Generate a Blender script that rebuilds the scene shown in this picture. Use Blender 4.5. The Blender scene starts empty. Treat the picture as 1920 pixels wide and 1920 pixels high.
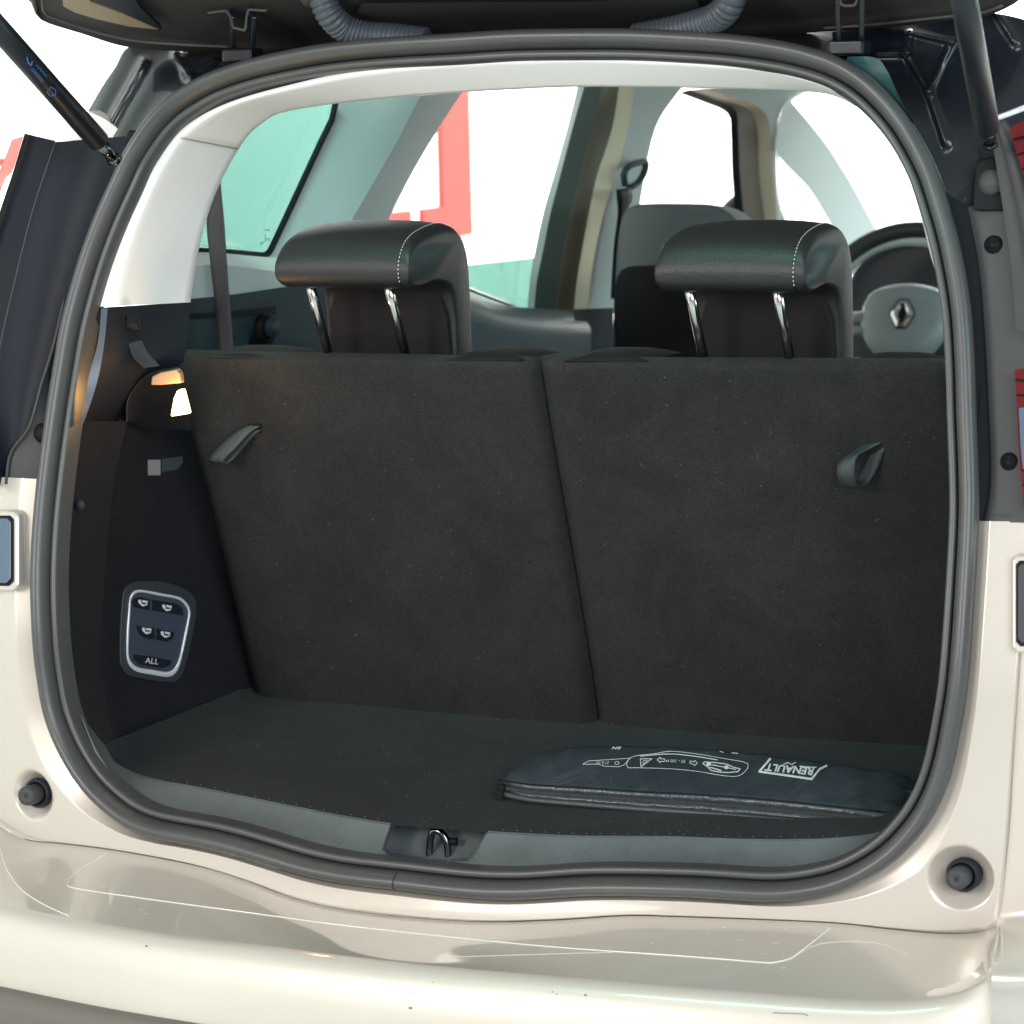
import bpy, bmesh, math, random
from mathutils import Vector, Matrix
from mathutils.bvhtree import BVHTree
from mathutils.geometry import tessellate_polygon
random.seed(7)
scene = bpy.context.scene
COL = scene.collection

# ------------------------------------------------------------------ camera
CAM = Vector((1.498231, -3.002920, 1.636354))
YAW, PIT, ROL, FPX = 0.439180, 0.140808, -0.022827, 5883.245
fw = Vector((-math.sin(YAW)*math.cos(PIT), math.cos(YAW)*math.cos(PIT), -math.sin(PIT)))
r0 = Vector((math.cos(YAW), math.sin(YAW), 0)); u0 = r0.cross(fw)
RT = r0*math.cos(ROL)+u0*math.sin(ROL); UP = -r0*math.sin(ROL)+u0*math.cos(ROL)
cam_d = bpy.data.cameras.new('camera'); cam = bpy.data.objects.new('camera', cam_d); COL.objects.link(cam)
m = Matrix((RT, UP, -fw)).transposed().to_4x4(); m.translation = CAM
cam.matrix_world = m
cam_d.sensor_width = 36; cam_d.lens = FPX*36/1920
cam_d.clip_start = 0.05; cam_d.clip_end = 200
cam_d.dof.use_dof = True; cam_d.dof.focus_distance = 3.60; cam_d.dof.aperture_fstop = 11
scene.camera = cam

# ------------------------------------------------------------------ light
world = bpy.data.worlds.new('World'); scene.world = world; world.use_nodes = True
bg = world.node_tree.nodes['Background']; bg.inputs[0].default_value = (1.0, 0.985, 0.96, 1); bg.inputs[1].default_value = 0.36
scene.view_settings.view_transform = 'Standard'; scene.view_settings.look = 'None'
scene.view_settings.exposure = 0.0; scene.view_settings.gamma = 1
def area(name, loc, target, sx, sy, power, col):
    d = bpy.data.lights.new(name, 'AREA'); d.shape = 'RECTANGLE'; d.size = sx; d.size_y = sy; d.energy = power; d.color = col
    o = bpy.data.objects.new(name, d); COL.objects.link(o); o.location = loc
    o.rotation_euler = (Vector(target)-Vector(loc)).to_track_quat('-Z', 'Y').to_euler()
area('window_and_fill_light', (3.6, -4.2, 2.6), (0, 0, 1.0), 3.4, 2.6, 210, (0.88, 0.93, 1.0))
area('ceiling_and_wall_fill_light', (-1.8, -5.2, 2.6), (0, 0, 1.0), 1.6, 1.6, 145, (1.0, 0.95, 0.89))
area('ceiling_and_wall_fill_light', (0.0, -1.7, 4.3), (0, 0, .8), 1.6, 1.2, 115, (0.45, 1.0, 0.86))
area('ceiling_and_wall_fill_light', (-1.6, 6.5, 4.4), (-3.6, 7, 1.0), 1.0, 6.0, 680, (1.0, 0.98, 0.95))  # added lamp that burns the side wall out to white
area('ceiling_and_wall_fill_light', (0.5, 7.0, 4.4), (0, 9.5, 1.0), 6.0, 1.0, 560, (1.0, 0.98, 0.95))  # added lamp, whitens the wall ahead of the car
area('window_and_fill_light', (3.4, 2.0, 1.9), (-.7, 1.7, 1.3), 3.4, 1.2, 95, (0.66, 1.0, 0.98))  # added fill through the right windows, brightens the cabin trim

# ------------------------------------------------------------------ measuring the place
KNEE, SLP, KB = 0.9755, 0.3321, 0.1583
def gz(z):
    t = max(z-KNEE, 0.0); return SLP*t*t/(t+0.15)
def ray(px, py):
    return fw+RT*((px-960)/FPX)-UP*((py-960)/FPX)
def S(px, py, off=0.0):                       # point on the rear surface of the car body
    d = ray(px, py); t = -CAM.y/d.y
    for _ in range(40):
        P = CAM+d*t; F = P.y-off-gz(P.z)-KB*P.x*P.x; t -= F/d.y*0.8
    return CAM+d*t
def PL(px, py, P0, N):
    d = ray(px, py); N = Vector(N); return CAM+d*((Vector(P0)-CAM).dot(N)/d.dot(N))
def YP(px, py, Y): return PL(px, py, (0, Y, 0), (0, 1, 0))
SIDE_N = (1, 0, -.22)
def SD(px, py, dx=0.0): return PL(px, py, (-.74+dx, 0, 1.0), SIDE_N)
SEAT0, SEATN = Vector((0, .275, 1.3055)), Vector((0, .465, .155)).normalized()
def SEAT(px, py, out=0.0): return PL(px, py, SEAT0-SEATN*out, SEATN)
FL_N = Vector((0, -.12, 1)).normalized()
def FLR(px, py, h=0.0): return PL(px, py, (0, .065, .80+h), FL_N)

def cr(pts, n):                               # Catmull-Rom resample, by arc length
    P = [tuple(map(float, p)) for p in pts]; k = len(P); D = len(P[0]); out = []
    dens = []
    for i in range(k-1):
        a = P[max(i-1, 0)]; b = P[i]; c = P[i+1]; d = P[min(i+2, k-1)]
        for s in range(12):
            t = s/12; t2 = t*t; t3 = t2*t
            dens.append(tuple(0.5*(2*b[j]+(c[j]-a[j])*t+(2*a[j]-5*b[j]+4*c[j]-d[j])*t2+(3*b[j]-a[j]-3*c[j]+d[j])*t3) for j in range(D)))
    dens.append(P[-1]); L = [0]
    for i in range(1, len(dens)): L.append(L[-1]+math.dist(dens[i], dens[i-1]))
    j = 0
    for i in range(n):
        s = L[-1]*i/(n-1)
        while j < len(L)-2 and L[j+1] < s: j += 1
        e = (s-L[j])/max(L[j+1]-L[j], 1e-9); e = min(max(e, 0), 1)
        out.append(tuple(dens[j][q]*(1-e)+dens[j+1][q]*e for q in range(D)))
    return out
def crc(pts, n):                              # closed version
    P = list(pts); k = len(P)
    ext = [P[-2], P[-1]]+P+[P[0], P[1]]
    d = cr(ext[1:-1], n*3)
    o = cr(P+[P[0]], n+1); return o[:-1]
def lin(pts, n):
    L = [0]
    for i in range(1, len(pts)): L.append(L[-1]+math.dist(pts[i], pts[i-1]))
    out = []; j = 0
    for i in range(n):
        s = L[-1]*i/(n-1)
        while j < len(L)-2 and L[j+1] < s: j += 1
        e = (s-L[j])/max(L[j+1]-L[j], 1e-9)
        out.append(tuple(pts[j][q]*(1-e)+pts[j+1][q]*e for q in range(len(pts[0]))))
    return out

# ------------------------------------------------------------------ materials
def mat(name, col, rough=.5, metal=0, spec=.5, coat=0, coat_r=.05, bump=0, bscale=200, var=0, vscale=8, emis=None, es=0, sheen=0, col2=None):
    M = bpy.data.materials.new(name); M.use_nodes = True; nt = M.node_tree; b = nt.nodes['Principled BSDF']
    b.inputs['Base Color'].default_value = (*col, 1); b.inputs['Roughness'].default_value = rough; b.inputs['Metallic'].default_value = metal
    b.inputs['Specular IOR Level'].default_value = spec; b.inputs['Coat Weight'].default_value = coat; b.inputs['Coat Roughness'].default_value = coat_r
    if sheen: b.inputs['Sheen Weight'].default_value = sheen; b.inputs['Sheen Roughness'].default_value = .6
    if emis: b.inputs['Emission Color'].default_value = (*emis, 1); b.inputs['Emission Strength'].default_value = es
    tc = nt.nodes.new('ShaderNodeTexCoord')
    if bump:
        n = nt.nodes.new('ShaderNodeTexNoise'); n.inputs['Scale'].default_value = bscale; n.inputs['Detail'].default_value = 3
        nt.links.new(tc.outputs['Object'], n.inputs['Vector'])
        bp = nt.nodes.new('ShaderNodeBump'); bp.inputs['Strength'].default_value = bump; bp.inputs['Distance'].default_value = .001
        nt.links.new(n.outputs['Fac'], bp.inputs['Height']); nt.links.new(bp.outputs['Normal'], b.inputs['Normal'])
    if var:
        n = nt.nodes.new('ShaderNodeTexNoise'); n.inputs['Scale'].default_value = vscale; n.inputs['Detail'].default_value = 6; n.inputs['Roughness'].default_value = .65
        nt.links.new(tc.outputs['Object'], n.inputs['Vector'])
        r = nt.nodes.new('ShaderNodeValToRGB'); r.color_ramp.elements[0].position = .3; r.color_ramp.elements[1].position = .72
        c2 = col2 or col
        r.color_ramp.elements[0].color = (*[c*(1-var) for c in col], 1); r.color_ramp.elements[1].color = (*[c*(1+var) for c in c2], 1)
        nt.links.new(n.outputs['Fac'], r.inputs['Fac']); nt.links.new(r.outputs['Color'], b.inputs['Base Color'])
        mr = nt.nodes.new('ShaderNodeMapRange'); mr.inputs['To Min'].default_value = rough*.85; mr.inputs['To Max'].default_value = min(1, rough*1.2)
        nt.links.new(n.outputs['Fac'], mr.inputs['Value']); nt.links.new(mr.outputs['Result'], b.inputs['Roughness'])
    return M
def carpet_mat(name, col, speck=.5):
    M = mat(name, col, .95, spec=.08, sheen=.04); nt = M.node_tree; b = nt.nodes['Principled BSDF']
    tc = nt.nodes.new('ShaderNodeTexCoord')
    n1 = nt.nodes.new('ShaderNodeTexNoise'); n1.inputs['Scale'].default_value = 420; n1.inputs['Detail'].default_value = 4; n1.inputs['Roughness'].default_value = .8
    n2 = nt.nodes.new('ShaderNodeTexNoise'); n2.inputs['Scale'].default_value = 9; n2.inputs['Detail'].default_value = 9; n2.inputs['Roughness'].default_value = .75; n2.inputs['Distortion'].default_value = .6
    for n in (n1, n2): nt.links.new(tc.outputs['Object'], n.inputs['Vector'])
    r1 = nt.nodes.new('ShaderNodeValToRGB'); e = r1.color_ramp.elements
    e[0].position = .3; e[0].color = (*[c*.55 for c in col], 1); e[1].position = .75; e[1].color = (*[c*1.6 for c in col], 1)
    nt.links.new(n1.outputs['Fac'], r1.inputs['Fac'])
    mx = nt.nodes.new('ShaderNodeMix'); mx.data_type = 'RGBA'; mx.blend_type = 'MULTIPLY'; mx.inputs['Factor'].default_value = 1
    r2 = nt.nodes.new('ShaderNodeValToRGB'); e = r2.color_ramp.elements
    e[0].position = .35; e[0].color = (.78, .79, .84, 1); e[1].position = .66; e[1].color = (1.22, 1.19, 1.15, 1)
    nt.links.new(n2.outputs['Fac'], r2.inputs['Fac'])
    nt.links.new(r1.outputs['Color'], mx.inputs['A']); nt.links.new(r2.outputs['Color'], mx.inputs['B'])
    nt.links.new(mx.outputs['Result'], b.inputs['Base Color'])
    bp = nt.nodes.new('ShaderNodeBump'); bp.inputs['Strength'].default_value = .7; bp.inputs['Distance'].default_value = .0015
    nt.links.new(n1.outputs['Fac'], bp.inputs['Height']); nt.links.new(bp.outputs['Normal'], b.inputs['Normal'])
    return M
def glass_mat(name, tint, refl=.06):
    M = bpy.data.materials.new(name); M.use_nodes = True; nt = M.node_tree; nt.nodes.clear()
    o = nt.nodes.new('ShaderNodeOutputMaterial'); t = nt.nodes.new('ShaderNodeBsdfTransparent'); t.inputs[0].default_value = (*tint, 1)
    g = nt.nodes.new('ShaderNodeBsdfGlossy'); g.inputs['Roughness'].default_value = .02
    lw = nt.nodes.new('ShaderNodeLayerWeight'); lw.inputs[0].default_value = .5
    pw = nt.nodes.new('ShaderNodeMath'); pw.operation = 'POWER'; pw.inputs[1].default_value = 5; nt.links.new(lw.outputs['Facing'], pw.inputs[0])
    f = nt.nodes.new('ShaderNodeMath'); f.operation = 'MULTIPLY_ADD'; f.inputs[1].default_value = .6; f.inputs[2].default_value = .04; nt.links.new(pw.outputs[0], f.inputs[0])
    s = nt.nodes.new('ShaderNodeMixShader'); nt.links.new(f.outputs[0], s.inputs[0]); nt.links.new(t.outputs[0], s.inputs[1]); nt.links.new(g.outputs[0], s.inputs[2])
    nt.links.new(s.outputs[0], o.inputs[0]); return M
def paint_mat(name, col, dust=.0):
    M = mat(name, col, .36, metal=.28, spec=.5, coat=1, coat_r=.03, var=.04, vscale=3)
    return M

M_beige = paint_mat('champagne_paint', (.67, .605, .535))
M_black = mat('black_gloss_paint', (.006, .009, .014), .35, spec=.3, coat=.55, coat_r=.05, bump=.5, bscale=60)
M_navy = mat('dark_channel_paint', (.004, .0065, .014), .5, spec=.28, bump=.2, bscale=90)
M_rubber = mat('seal_rubber', (.072, .073, .074), .36, spec=.65, bump=.12, bscale=700, var=.10, vscale=14)
M_groove = mat('seal_groove_rubber', (.02, .021, .025), .5)
M_sill = mat('grained_sill_plastic', (.125, .145, .150), .42, bump=1.0, bscale=650, var=.12, vscale=20)
M_plastic = mat('dark_interior_plastic', (.014, .018, .026), .5, spec=.3, bump=.4, bscale=800)
M_plasticg = mat('grey_plastic', (.055, .055, .058), .5, spec=.4, bump=.4, bscale=700, var=.12, vscale=10)
M_tgp = mat('tailgate_lining_plastic', (.040, .037, .034), .5, spec=.3, bump=.3, bscale=700, var=.1, vscale=8)
M_white = mat('light_trim_plastic', (.90, .885, .87), .6, spec=.3, bump=.15, bscale=900)
M_liner = mat('headliner_fabric', (.55, .60, .59), .9, spec=.1, bump=.4, bscale=700)
M_liner2 = mat('quarter_trim_plastic', (.50, .56, .56), .7, spec=.3, bump=.2, bscale=700)
M_teald = mat('side_panel_plastic', (.022, .042, .052), .5, spec=.3, bump=.3, bscale=600)
M_door = mat('door_panel_vinyl', (.055, .075, .090), .38, bump=.3, bscale=500)
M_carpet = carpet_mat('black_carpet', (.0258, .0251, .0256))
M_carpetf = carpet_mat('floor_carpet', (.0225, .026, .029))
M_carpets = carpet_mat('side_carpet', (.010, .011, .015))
M_leather = mat('black_leather', (.014, .0145, .016), .42, spec=.45, bump=.5, bscale=350, var=.1, vscale=12)
M_fabric = mat('headrest_back_fabric', (.017, .0155, .016), .8, spec=.15, bump=.6, bscale=700)
M_seatg = mat('front_seat_leather', (.10, .125, .13), .45, bump=.3, bscale=300)
M_thread = mat('white_thread', (.75, .75, .75), .7)
M_chrome = mat('chrome', (.62, .60, .58), .16, metal=1)
M_dchrome = mat('dark_chrome', (.16, .17, .18), .12, metal=1)
M_satin = mat('satin_silver', (.80, .84, .90), .25, metal=.25)
M_cream = mat('cream_seal', (.62, .52, .40), .6)
M_brown = mat('brown_frame_paint', (.12, .088, .062), .5)
M_grgreen = mat('grey_green_frame', (.045, .052, .045), .5)
M_dblue = mat('dark_blue_frame', (.035, .045, .055), .45)
M_blk = mat('black_rubber', (.007, .008, .010), .55, spec=.2)
M_btn = mat('button_black', (.014, .017, .026), .35)
M_plate = mat('button_plate', (.05, .065, .095), .45)
M_plate2 = mat('button_surround', (.035, .042, .055), .5)
M_print = mat('white_print', (.72, .74, .76), .6)
M_bluep = mat('blue_print', (.05, .20, .50), .6)
M_greyp = mat('grey_print', (.045, .045, .048), .6)
M_red = mat('red_sign_paint', (.34, .020, .014), .6)
M_lens = mat('red_lamp_lens', (.13, .002, .005), .35, spec=.3)
M_lensl = mat('orange_red_lamp_lens', (.85, .08, .04), .12, coat=1)
M_lensw = mat('clear_lamp_lens', (.10, .14, .22), .2, coat=.3)
M_bag = mat('bag_nylon', (.040, .052, .062), .30, spec=.6, var=.12, vscale=22)
def crinkle(M, sc, st, dist):
    nt = M.node_tree; tc = nt.nodes.new('ShaderNodeTexCoord'); n = nt.nodes.new('ShaderNodeTexNoise'); n.inputs['Scale'].default_value = sc; n.inputs['Detail'].default_value = 5; n.inputs['Distortion'].default_value = 1.5
    mp = nt.nodes.new('ShaderNodeMapping'); mp.inputs['Scale'].default_value = (1, .45, 1); nt.links.new(tc.outputs['Object'], mp.inputs[0]); nt.links.new(mp.outputs[0], n.inputs['Vector'])
    b = nt.nodes.new('ShaderNodeBump'); b.inputs['Strength'].default_value = st; b.inputs['Distance'].default_value = dist
    nt.links.new(n.outputs['Fac'], b.inputs['Height']); nt.links.new(b.outputs['Normal'], nt.nodes['Principled BSDF'].inputs['Normal'])
crinkle(M_bag, 13, .75, .012)
M_bags = mat('bag_side_nylon', (.06, .057, .062), .42, spec=.6, bump=.6, bscale=300)
M_zip = mat('zip_teeth', (.06, .06, .06), .4)
M_wall = mat('white_wall', (.88, .87, .85), .8)
M_floor = mat('pale_showroom_floor', (.55, .54, .52), .25, var=.06, vscale=1.5)
M_clad = mat('bumper_cladding', (.15, .125, .108), .5, bump=.3, bscale=600)
M_film_refl = mat('film_edge_and_reflection', (.86, .86, .76), .3, coat=1)
M_scuff = mat('scuff', (.18, .17, .16), .8)
M_lint = mat('lint', (.20, .195, .185), .9)
M_hose = mat('hose_rubber', (.055, .066, .080), .42)
M_lamp = mat('lit_lamp', (1, .8, .5), .4, emis=(1.0, .60, .22), es=9)
M_dashl = mat('dashboard_light', (.42, .46, .46), .5)
M_hub = mat('airbag_cover', (.25, .285, .29), .4)
M_label = mat('grey_label', (.30, .30, .30), .6)
M_dlabel = mat('dark_label', (.02, .035, .04), .5)
M_glass = glass_mat('tinted_glass', (.31, .465, .435))
M_glassc = glass_mat('clear_glass', (.95, .98, .975))

# ------------------------------------------------------------------ builders
def mk(name, verts, faces, material, parent=None, smooth=True, solid=0, bevel=0, sub=0, autos=None):
    me = bpy.data.meshes.new(name); me.from_pydata([tuple(v) for v in verts], [], faces); me.validate(); me.update()
    bm = bmesh.new(); bm.from_mesh(me); bmesh.ops.recalc_face_normals(bm, faces=bm.faces); bm.to_mesh(me); bm.free()
    if smooth:
        for p in me.polygons: p.use_smooth = True
    me.materials.append(material)
    o = bpy.data.objects.new(name, me); COL.objects.link(o)
    if parent is not None: o.parent = parent
    if solid:
        s = o.modifiers.new('solid', 'SOLIDIFY'); s.thickness = solid; s.offset = -1 if solid > 0 else 1
    if bevel:
        s = o.modifiers.new('bevel', 'BEVEL'); s.width = bevel; s.segments = 3; s.limit_method = 'ANGLE'; s.angle_limit = .6; s.harden_normals = False
    if sub:
        s = o.modifiers.new('sub', 'SUBSURF'); s.levels = sub; s.render_levels = sub
    return o
def empty(name, loc, label=None, cat=None, parent=None, group=None):
    o = bpy.data.objects.new(name, None); COL.objects.link(o); o.location = loc; o.empty_display_size = .1
    if parent: o.parent = parent
    if label: o['label'] = label
    if cat: o['category'] = cat
    if group: o['group'] = group
    return o
def grid(rows):                               # rows of equal length
    n = len(rows[0]); V = [v for r in rows for v in r]; F = []
    for i in range(len(rows)-1):
        for j in range(n-1): F.append((i*n+j, i*n+j+1, (i+1)*n+j+1, (i+1)*n+j))
    return V, F
def loft(name, A, B, fa, fb, material, parent, n=40, m=6, bulge=None, straight=False, mirror=False, solid=0, **k):
    f = lin if straight else cr
    a = [fa(*p) for p in f(A, n)]; b = [fb(*p) for p in f(B, n)]
    rows = []
    for i in range(m+1):
        t = i/m; off = bulge(t) if bulge else Vector((0, 0, 0))
        rows.append([p.lerp(q, t)+off for p, q in zip(a, b)])
    V, F = grid(rows)
    o = mk(name, V, F, material, parent, **k)
    if solid: s = o.modifiers.new('s', 'SOLIDIFY'); s.thickness = solid; s.offset = 0
    if mirror:
        o2 = mk(name, [(-v[0], v[1], v[2]) for v in V], F, material, parent, **k)
        if solid: s = o2.modifiers.new('s', 'SOLIDIFY'); s.thickness = solid; s.offset = 0
    return o
def slab(name, poly, depth, material, parent, bevel=0, smooth=False):
    """poly: 3-D outline; depth: vector the slab extends backwards."""
    n = len(poly); P = [Vector(p) for p in poly]; depth = Vector(depth)
    V = P+[p+depth for p in P]
    F = [tuple(range(n)), tuple(range(2*n-1, n-1, -1))]+[(i, (i+1) % n, n+(i+1) % n, n+i) for i in range(n)]
    return mk(name, V, F, material, parent, smooth=smooth, bevel=bevel)
def tube(name, pts, rad, material, parent, seg=12, cap=True, radf=None):
    P = [Vector(p) for p in pts]; V = []; F = []
    t0 = (P[1]-P[0]).normalized(); nrm = t0.orthogonal().normalized()
    for i, p in enumerate(P):
        t = (P[min(i+1, len(P)-1)]-P[max(i-1, 0)]).normalized()
        nrm = (nrm-t*nrm.dot(t)).normalized(); bn = t.cross(nrm)
        rr = radf(i/(len(P)-1)) if radf else rad
        for s in range(seg):
            a = 2*math.pi*s/seg; V.append(p+(nrm*math.cos(a)+bn*math.sin(a))*rr)
    for i in range(len(P)-1):
        for s in range(seg): F.append((i*seg+s, i*seg+(s+1) % seg, (i+1)*seg+(s+1) % seg, (i+1)*seg+s))
    if cap: F.append(tuple(range(seg-1, -1, -1))); F.append(tuple((len(P)-1)*seg+s for s in range(seg)))
    return mk(name, V, F, material, parent)
def lathe(name, prof, origin, axis, material, parent, seg=32):
    axis = Vector(axis).normalized(); u = axis.orthogonal().normalized(); v = axis.cross(u); V = []; F = []
    for (r, h) in prof:
        for s in range(seg):
            a = 2*math.pi*s/seg; V.append(Vector(origin)+axis*h+(u*math.cos(a)+v*math.sin(a))*r)
    for i in range(len(prof)-1):
        for s in range(seg): F.append((i*seg+s, i*seg+(s+1) % seg, (i+1)*seg+(s+1) % seg, (i+1)*seg+s))
    if prof[0][0] > 1e-6: F.append(tuple(range(seg-1, -1, -1)))
    if prof[-1][0] > 1e-6: F.append(tuple((len(prof)-1)*seg+s for s in range(seg)))
    return mk(name, V, F, material, parent)
def box(name, c, s, material, parent, bevel=.004, rot=None):
    V = []; x, y, z = s
    for a in (-.5, .5):
        for b in (-.5, .5):
            for d in (-.5, .5):
                v = Vector((a*x, b*y, d*z)); v = rot @ v if rot else v; V.append(v+Vector(c))
    F = [(0, 1, 3, 2), (4, 6, 7, 5), (0, 4, 5, 1), (2, 3, 7, 6), (0, 2, 6, 4), (1, 5, 7, 3)]
    return mk(name, V, F, material, parent, smooth=False, bevel=bevel)
def inset(poly, d):
    cx = sum(p[0] for p in poly)/len(poly); cy = sum(p[1] for p in poly)/len(poly)
    out = []
    for (x, y) in poly:
        l = math.hypot(x-cx, y-cy); out.append((x-(x-cx)/l*d, y-(y-cy)/l*d))
    return out
def bvh(o):
    me = o.data; return BVHTree.FromPolygons([o.matrix_world @ v.co for v in me.vertices] if False else [v.co for v in me.vertices], [tuple(p.vertices) for p in me.polygons])
def hit(tree, px, py, lift=.0006):
    d = ray(px, py).normalized(); h, n, _, _ = tree.ray_cast(CAM, d)
    if h is None: return None
    if n.dot(d) > 0: n = -n
    return h+n*lift
def decals(name, polys, tree, material, parent, lift=.0006):
    V = []; F = []
    for poly in polys:
        tri = tessellate_polygon([[Vector((p[0], p[1], 0)) for p in poly]])
        pts = [hit(tree, p[0], p[1], lift) for p in poly]
        if any(p is None for p in pts): continue
        b = len(V); V += pts; F += [tuple(b+i for i in t) for t in tri]
    return mk(name, V, F, material, parent, smooth=False) if F else None
def stroke(pts, w, closed=False, wf=None):    # 2-D stroke as quads
    out = []; P = list(pts)+([pts[0]] if closed else [])
    for i in range(len(P)-1):
        (x0, y0), (x1, y1) = P[i], P[i+1]; L = math.hypot(x1-x0, y1-y0) or 1
        nx, ny = -(y1-y0)/L*w/2, (x1-x0)/L*w/2; ex, ey = (x1-x0)/L*w*.3, (y1-y0)/L*w*.3
        k = max(1, int(L/12))
        for q in range(k):
            ax, ay = x0+(x1-x0)*q/k, y0+(y1-y0)*q/k; bx, by = x0+(x1-x0)*(q+1)/k, y0+(y1-y0)*(q+1)/k
            if q == 0: ax -= ex; ay -= ey
            if q == k-1: bx += ex; by += ey
            out.append([(ax+nx, ay+ny), (bx+nx, by+ny), (bx-nx, by-ny), (ax-nx, ay-ny)])
    return out
def glyphs(text, O, U, Vv, size=1.0, bold=False):   # letters as small polygons: O origin (centre), U along, V up, in 2-D
    c = bpy.data.curves.new('t', 'FONT'); c.body = text; c.size = size; c.align_x = 'CENTER'; c.align_y = 'CENTER'; c.resolution_u = 2
    if bold: c.offset = .03*size
    o = bpy.data.objects.new('t', c); COL.objects.link(o); bpy.context.view_layer.update()
    me = o.to_mesh(); out = []
    for p in me.polygons:
        out.append([(O[0]+U[0]*me.vertices[i].co.x+Vv[0]*me.vertices[i].co.y, O[1]+U[1]*me.vertices[i].co.x+Vv[1]*me.vertices[i].co.y) for i in p.vertices])
    o.to_mesh_clear(); bpy.data.objects.remove(o); return out
def struct(o): o['kind'] = 'structure'; return o

# ================================================================== the place
struct(mk('floor', [(-12, -12, 0), (12, -12, 0), (12, 14, 0), (-12, 14, 0)], [(0, 1, 2, 3)], M_floor, smooth=False))
wall = box('showroom_wall', (-3.6, 2.0, 2.0), (.2, 22, 4.0), M_wall, None, 0)
wall['label'] = 'white wall seen through the side windows, behind the red sign'; wall['category'] = 'wall'
wallf = box('showroom_wall', (0, 9.6, 2.0), (7.0, .2, 4.0), M_wall, None, 0)
wallf['label'] = 'white wall ahead of the car, seen through its windscreen'; wallf['category'] = 'wall'
sign = empty('wall_sign', (-3.49, 7.1, 1.0), 'red angular frame sign on the white wall behind the rear side window', 'sign')
def wbar(y0, y1, z0, z1, nm='sign_bar', par=sign, mt=M_red, th=.02):
    b = box(nm, ((0 if par else -3.5)+.01-.01, (y0+y1)/2-(7.1 if par else 0), (z0+z1)/2-(1.0 if par else 0)), (th, y1-y0, z1-z0), mt, par, .002)
    return b
wbar(7.075, 7.32, 1.035, 2.3); wbar(6.915, 7.074, 1.035, 1.15); wbar(6.2, 6.83, 1.035, 1.15)
q_ = PL(-20, 305, (-3.495, 0, 0), (1, 0, 0)); q2_ = PL(14, 303, (-3.495, 0, 0), (1, 0, 0))
st = box('wall_stripe', (-3.495, q2_.y-.6, q2_.z), (.01, 1.2, .022), M_red, None, 0)
st['label'] = 'thin red line on the white wall beside the left tail lamp'; st['category'] = 'stripe'

# ================================================================== the car
car = empty('car', (0, 1.8, 0), 'champagne people carrier with its tailgate raised and boot open', 'car')
car_inv = Vector((0, -1.8, 0))
class P_: pass
# children are modelled in world coordinates, so each gets the inverse offset of its empty
def adopt():
    for o in list(COL.objects):
        if o.parent is car: o.matrix_parent_inverse = Matrix.Translation(car_inv)

# ---- rear opening: seal
OUT = [(1080,57),(970,59),(860,66),(740,73),(640,82),(560,95),(480,113),(435,127),(393,143),(333,177),(290,213),(263,247),(233,293),(213,337),(180,410),(147,500),(117,610),(101,700),(87,790),(72,907),(63,1007),(60,1107),(65,1207),(74,1280),(87,1347),(117,1420),(157,1483),(205,1530),(247,1558),(300,1576),(367,1588),(433,1603),(500,1623),(567,1643),(640,1658),(740,1670),(873,1685),(973,1688),(1107,1681),(1280,1684),(1413,1692),(1480,1690),(1547,1678),(1613,1655),(1680,1613),(1730,1560),(1763,1507),(1787,1440),(1803,1363),(1816,1280),(1827,1140),(1836,973),(1835,873),(1831,773),(1828,673),(1820,567),(1801,460),(1780,383),(1755,310),(1713,233),(1668,177),(1620,135),(1563,105),(1480,82),(1380,68),(1280,61),(1180,57)]
NS = 420
ring2 = crc(OUT, NS)
ring = [S(x, y) for x, y in ring2]
# smooth a little
for _ in range(3): ring = [(ring[i-1]+ring[i]*2+ring[(i+1) % NS])/4 for i in range(NS)]
cen = Vector((0.0, .08, 1.2))
frames = []
for i in range(NS):
    p = ring[i]; t = (ring[(i+1) % NS]-ring[i-1]).normalized()
    e = .002; ny = Vector((-2*KB*p.x, 1, -(gz(p.z+e)-gz(p.z-e))/(2*e))).normalized()   # into the car
    nr = -ny; inw = t.cross(nr).normalized()
    if inw.dot(cen-p) < 0: inw = -inw
    c_ = .018*max(0.0, (-inw).dot(Vector((-.47, 0, -.17))))
    frames.append((p+inw*c_, inw, nr))
def sweep(name, prof, material, parent, sel=None, closed_prof=False):
    rows = []
    idx = sel if sel is not None else list(range(NS))+[0]
    for i in idx:
        p, a, n = frames[i % NS]; rows.append([p+a*u+n*v for (u, v) in prof]+([p+a*prof[0][0]+n*prof[0][1]] if closed_prof else []))
    V, F = grid(rows); return mk(name, V, F, material, parent)
def arcp(cu, cv, r, a0, a1, k, sy=1): return [(cu+r*math.cos(math.radians(a0+(a1-a0)*i/k)), cv+sy*r*math.sin(math.radians(a0+(a1-a0)*i/k))) for i in range(k+1)]
seal = sweep('boot_seal', [(.003, -.012), (.000, .000)]+arcp(.0102, .004, .0102, 180, 8, 14, 1.6)+[(.0205, .000)], M_rubber, car)
sweep('seal_groove', [(.0195, .004), (.0205, -.004), (.0225, -.004), (.0232, .002)], M_groove, seal)
sweep('seal_lip', [(.0222, -.003)]+arcp(.0266, .001, .0042, 180, 0, 8, .8)+[(.0312, -.002), (.0312, -.02)], M_rubber, seal)
# the joint in the seal
jt = min(range(NS), key=lambda i: math.hypot(ring2[i][0]-752, ring2[i][1]-1671))
p, a, n = frames[jt]
tube('seal_joint', [p+a*u+n*(v+.0004) for (u, v) in [(.000, .002)]+arcp(.0102, .004, .0102, 170, 15, 10, 1.6)], .0006, M_groove, seal, 6)

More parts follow.
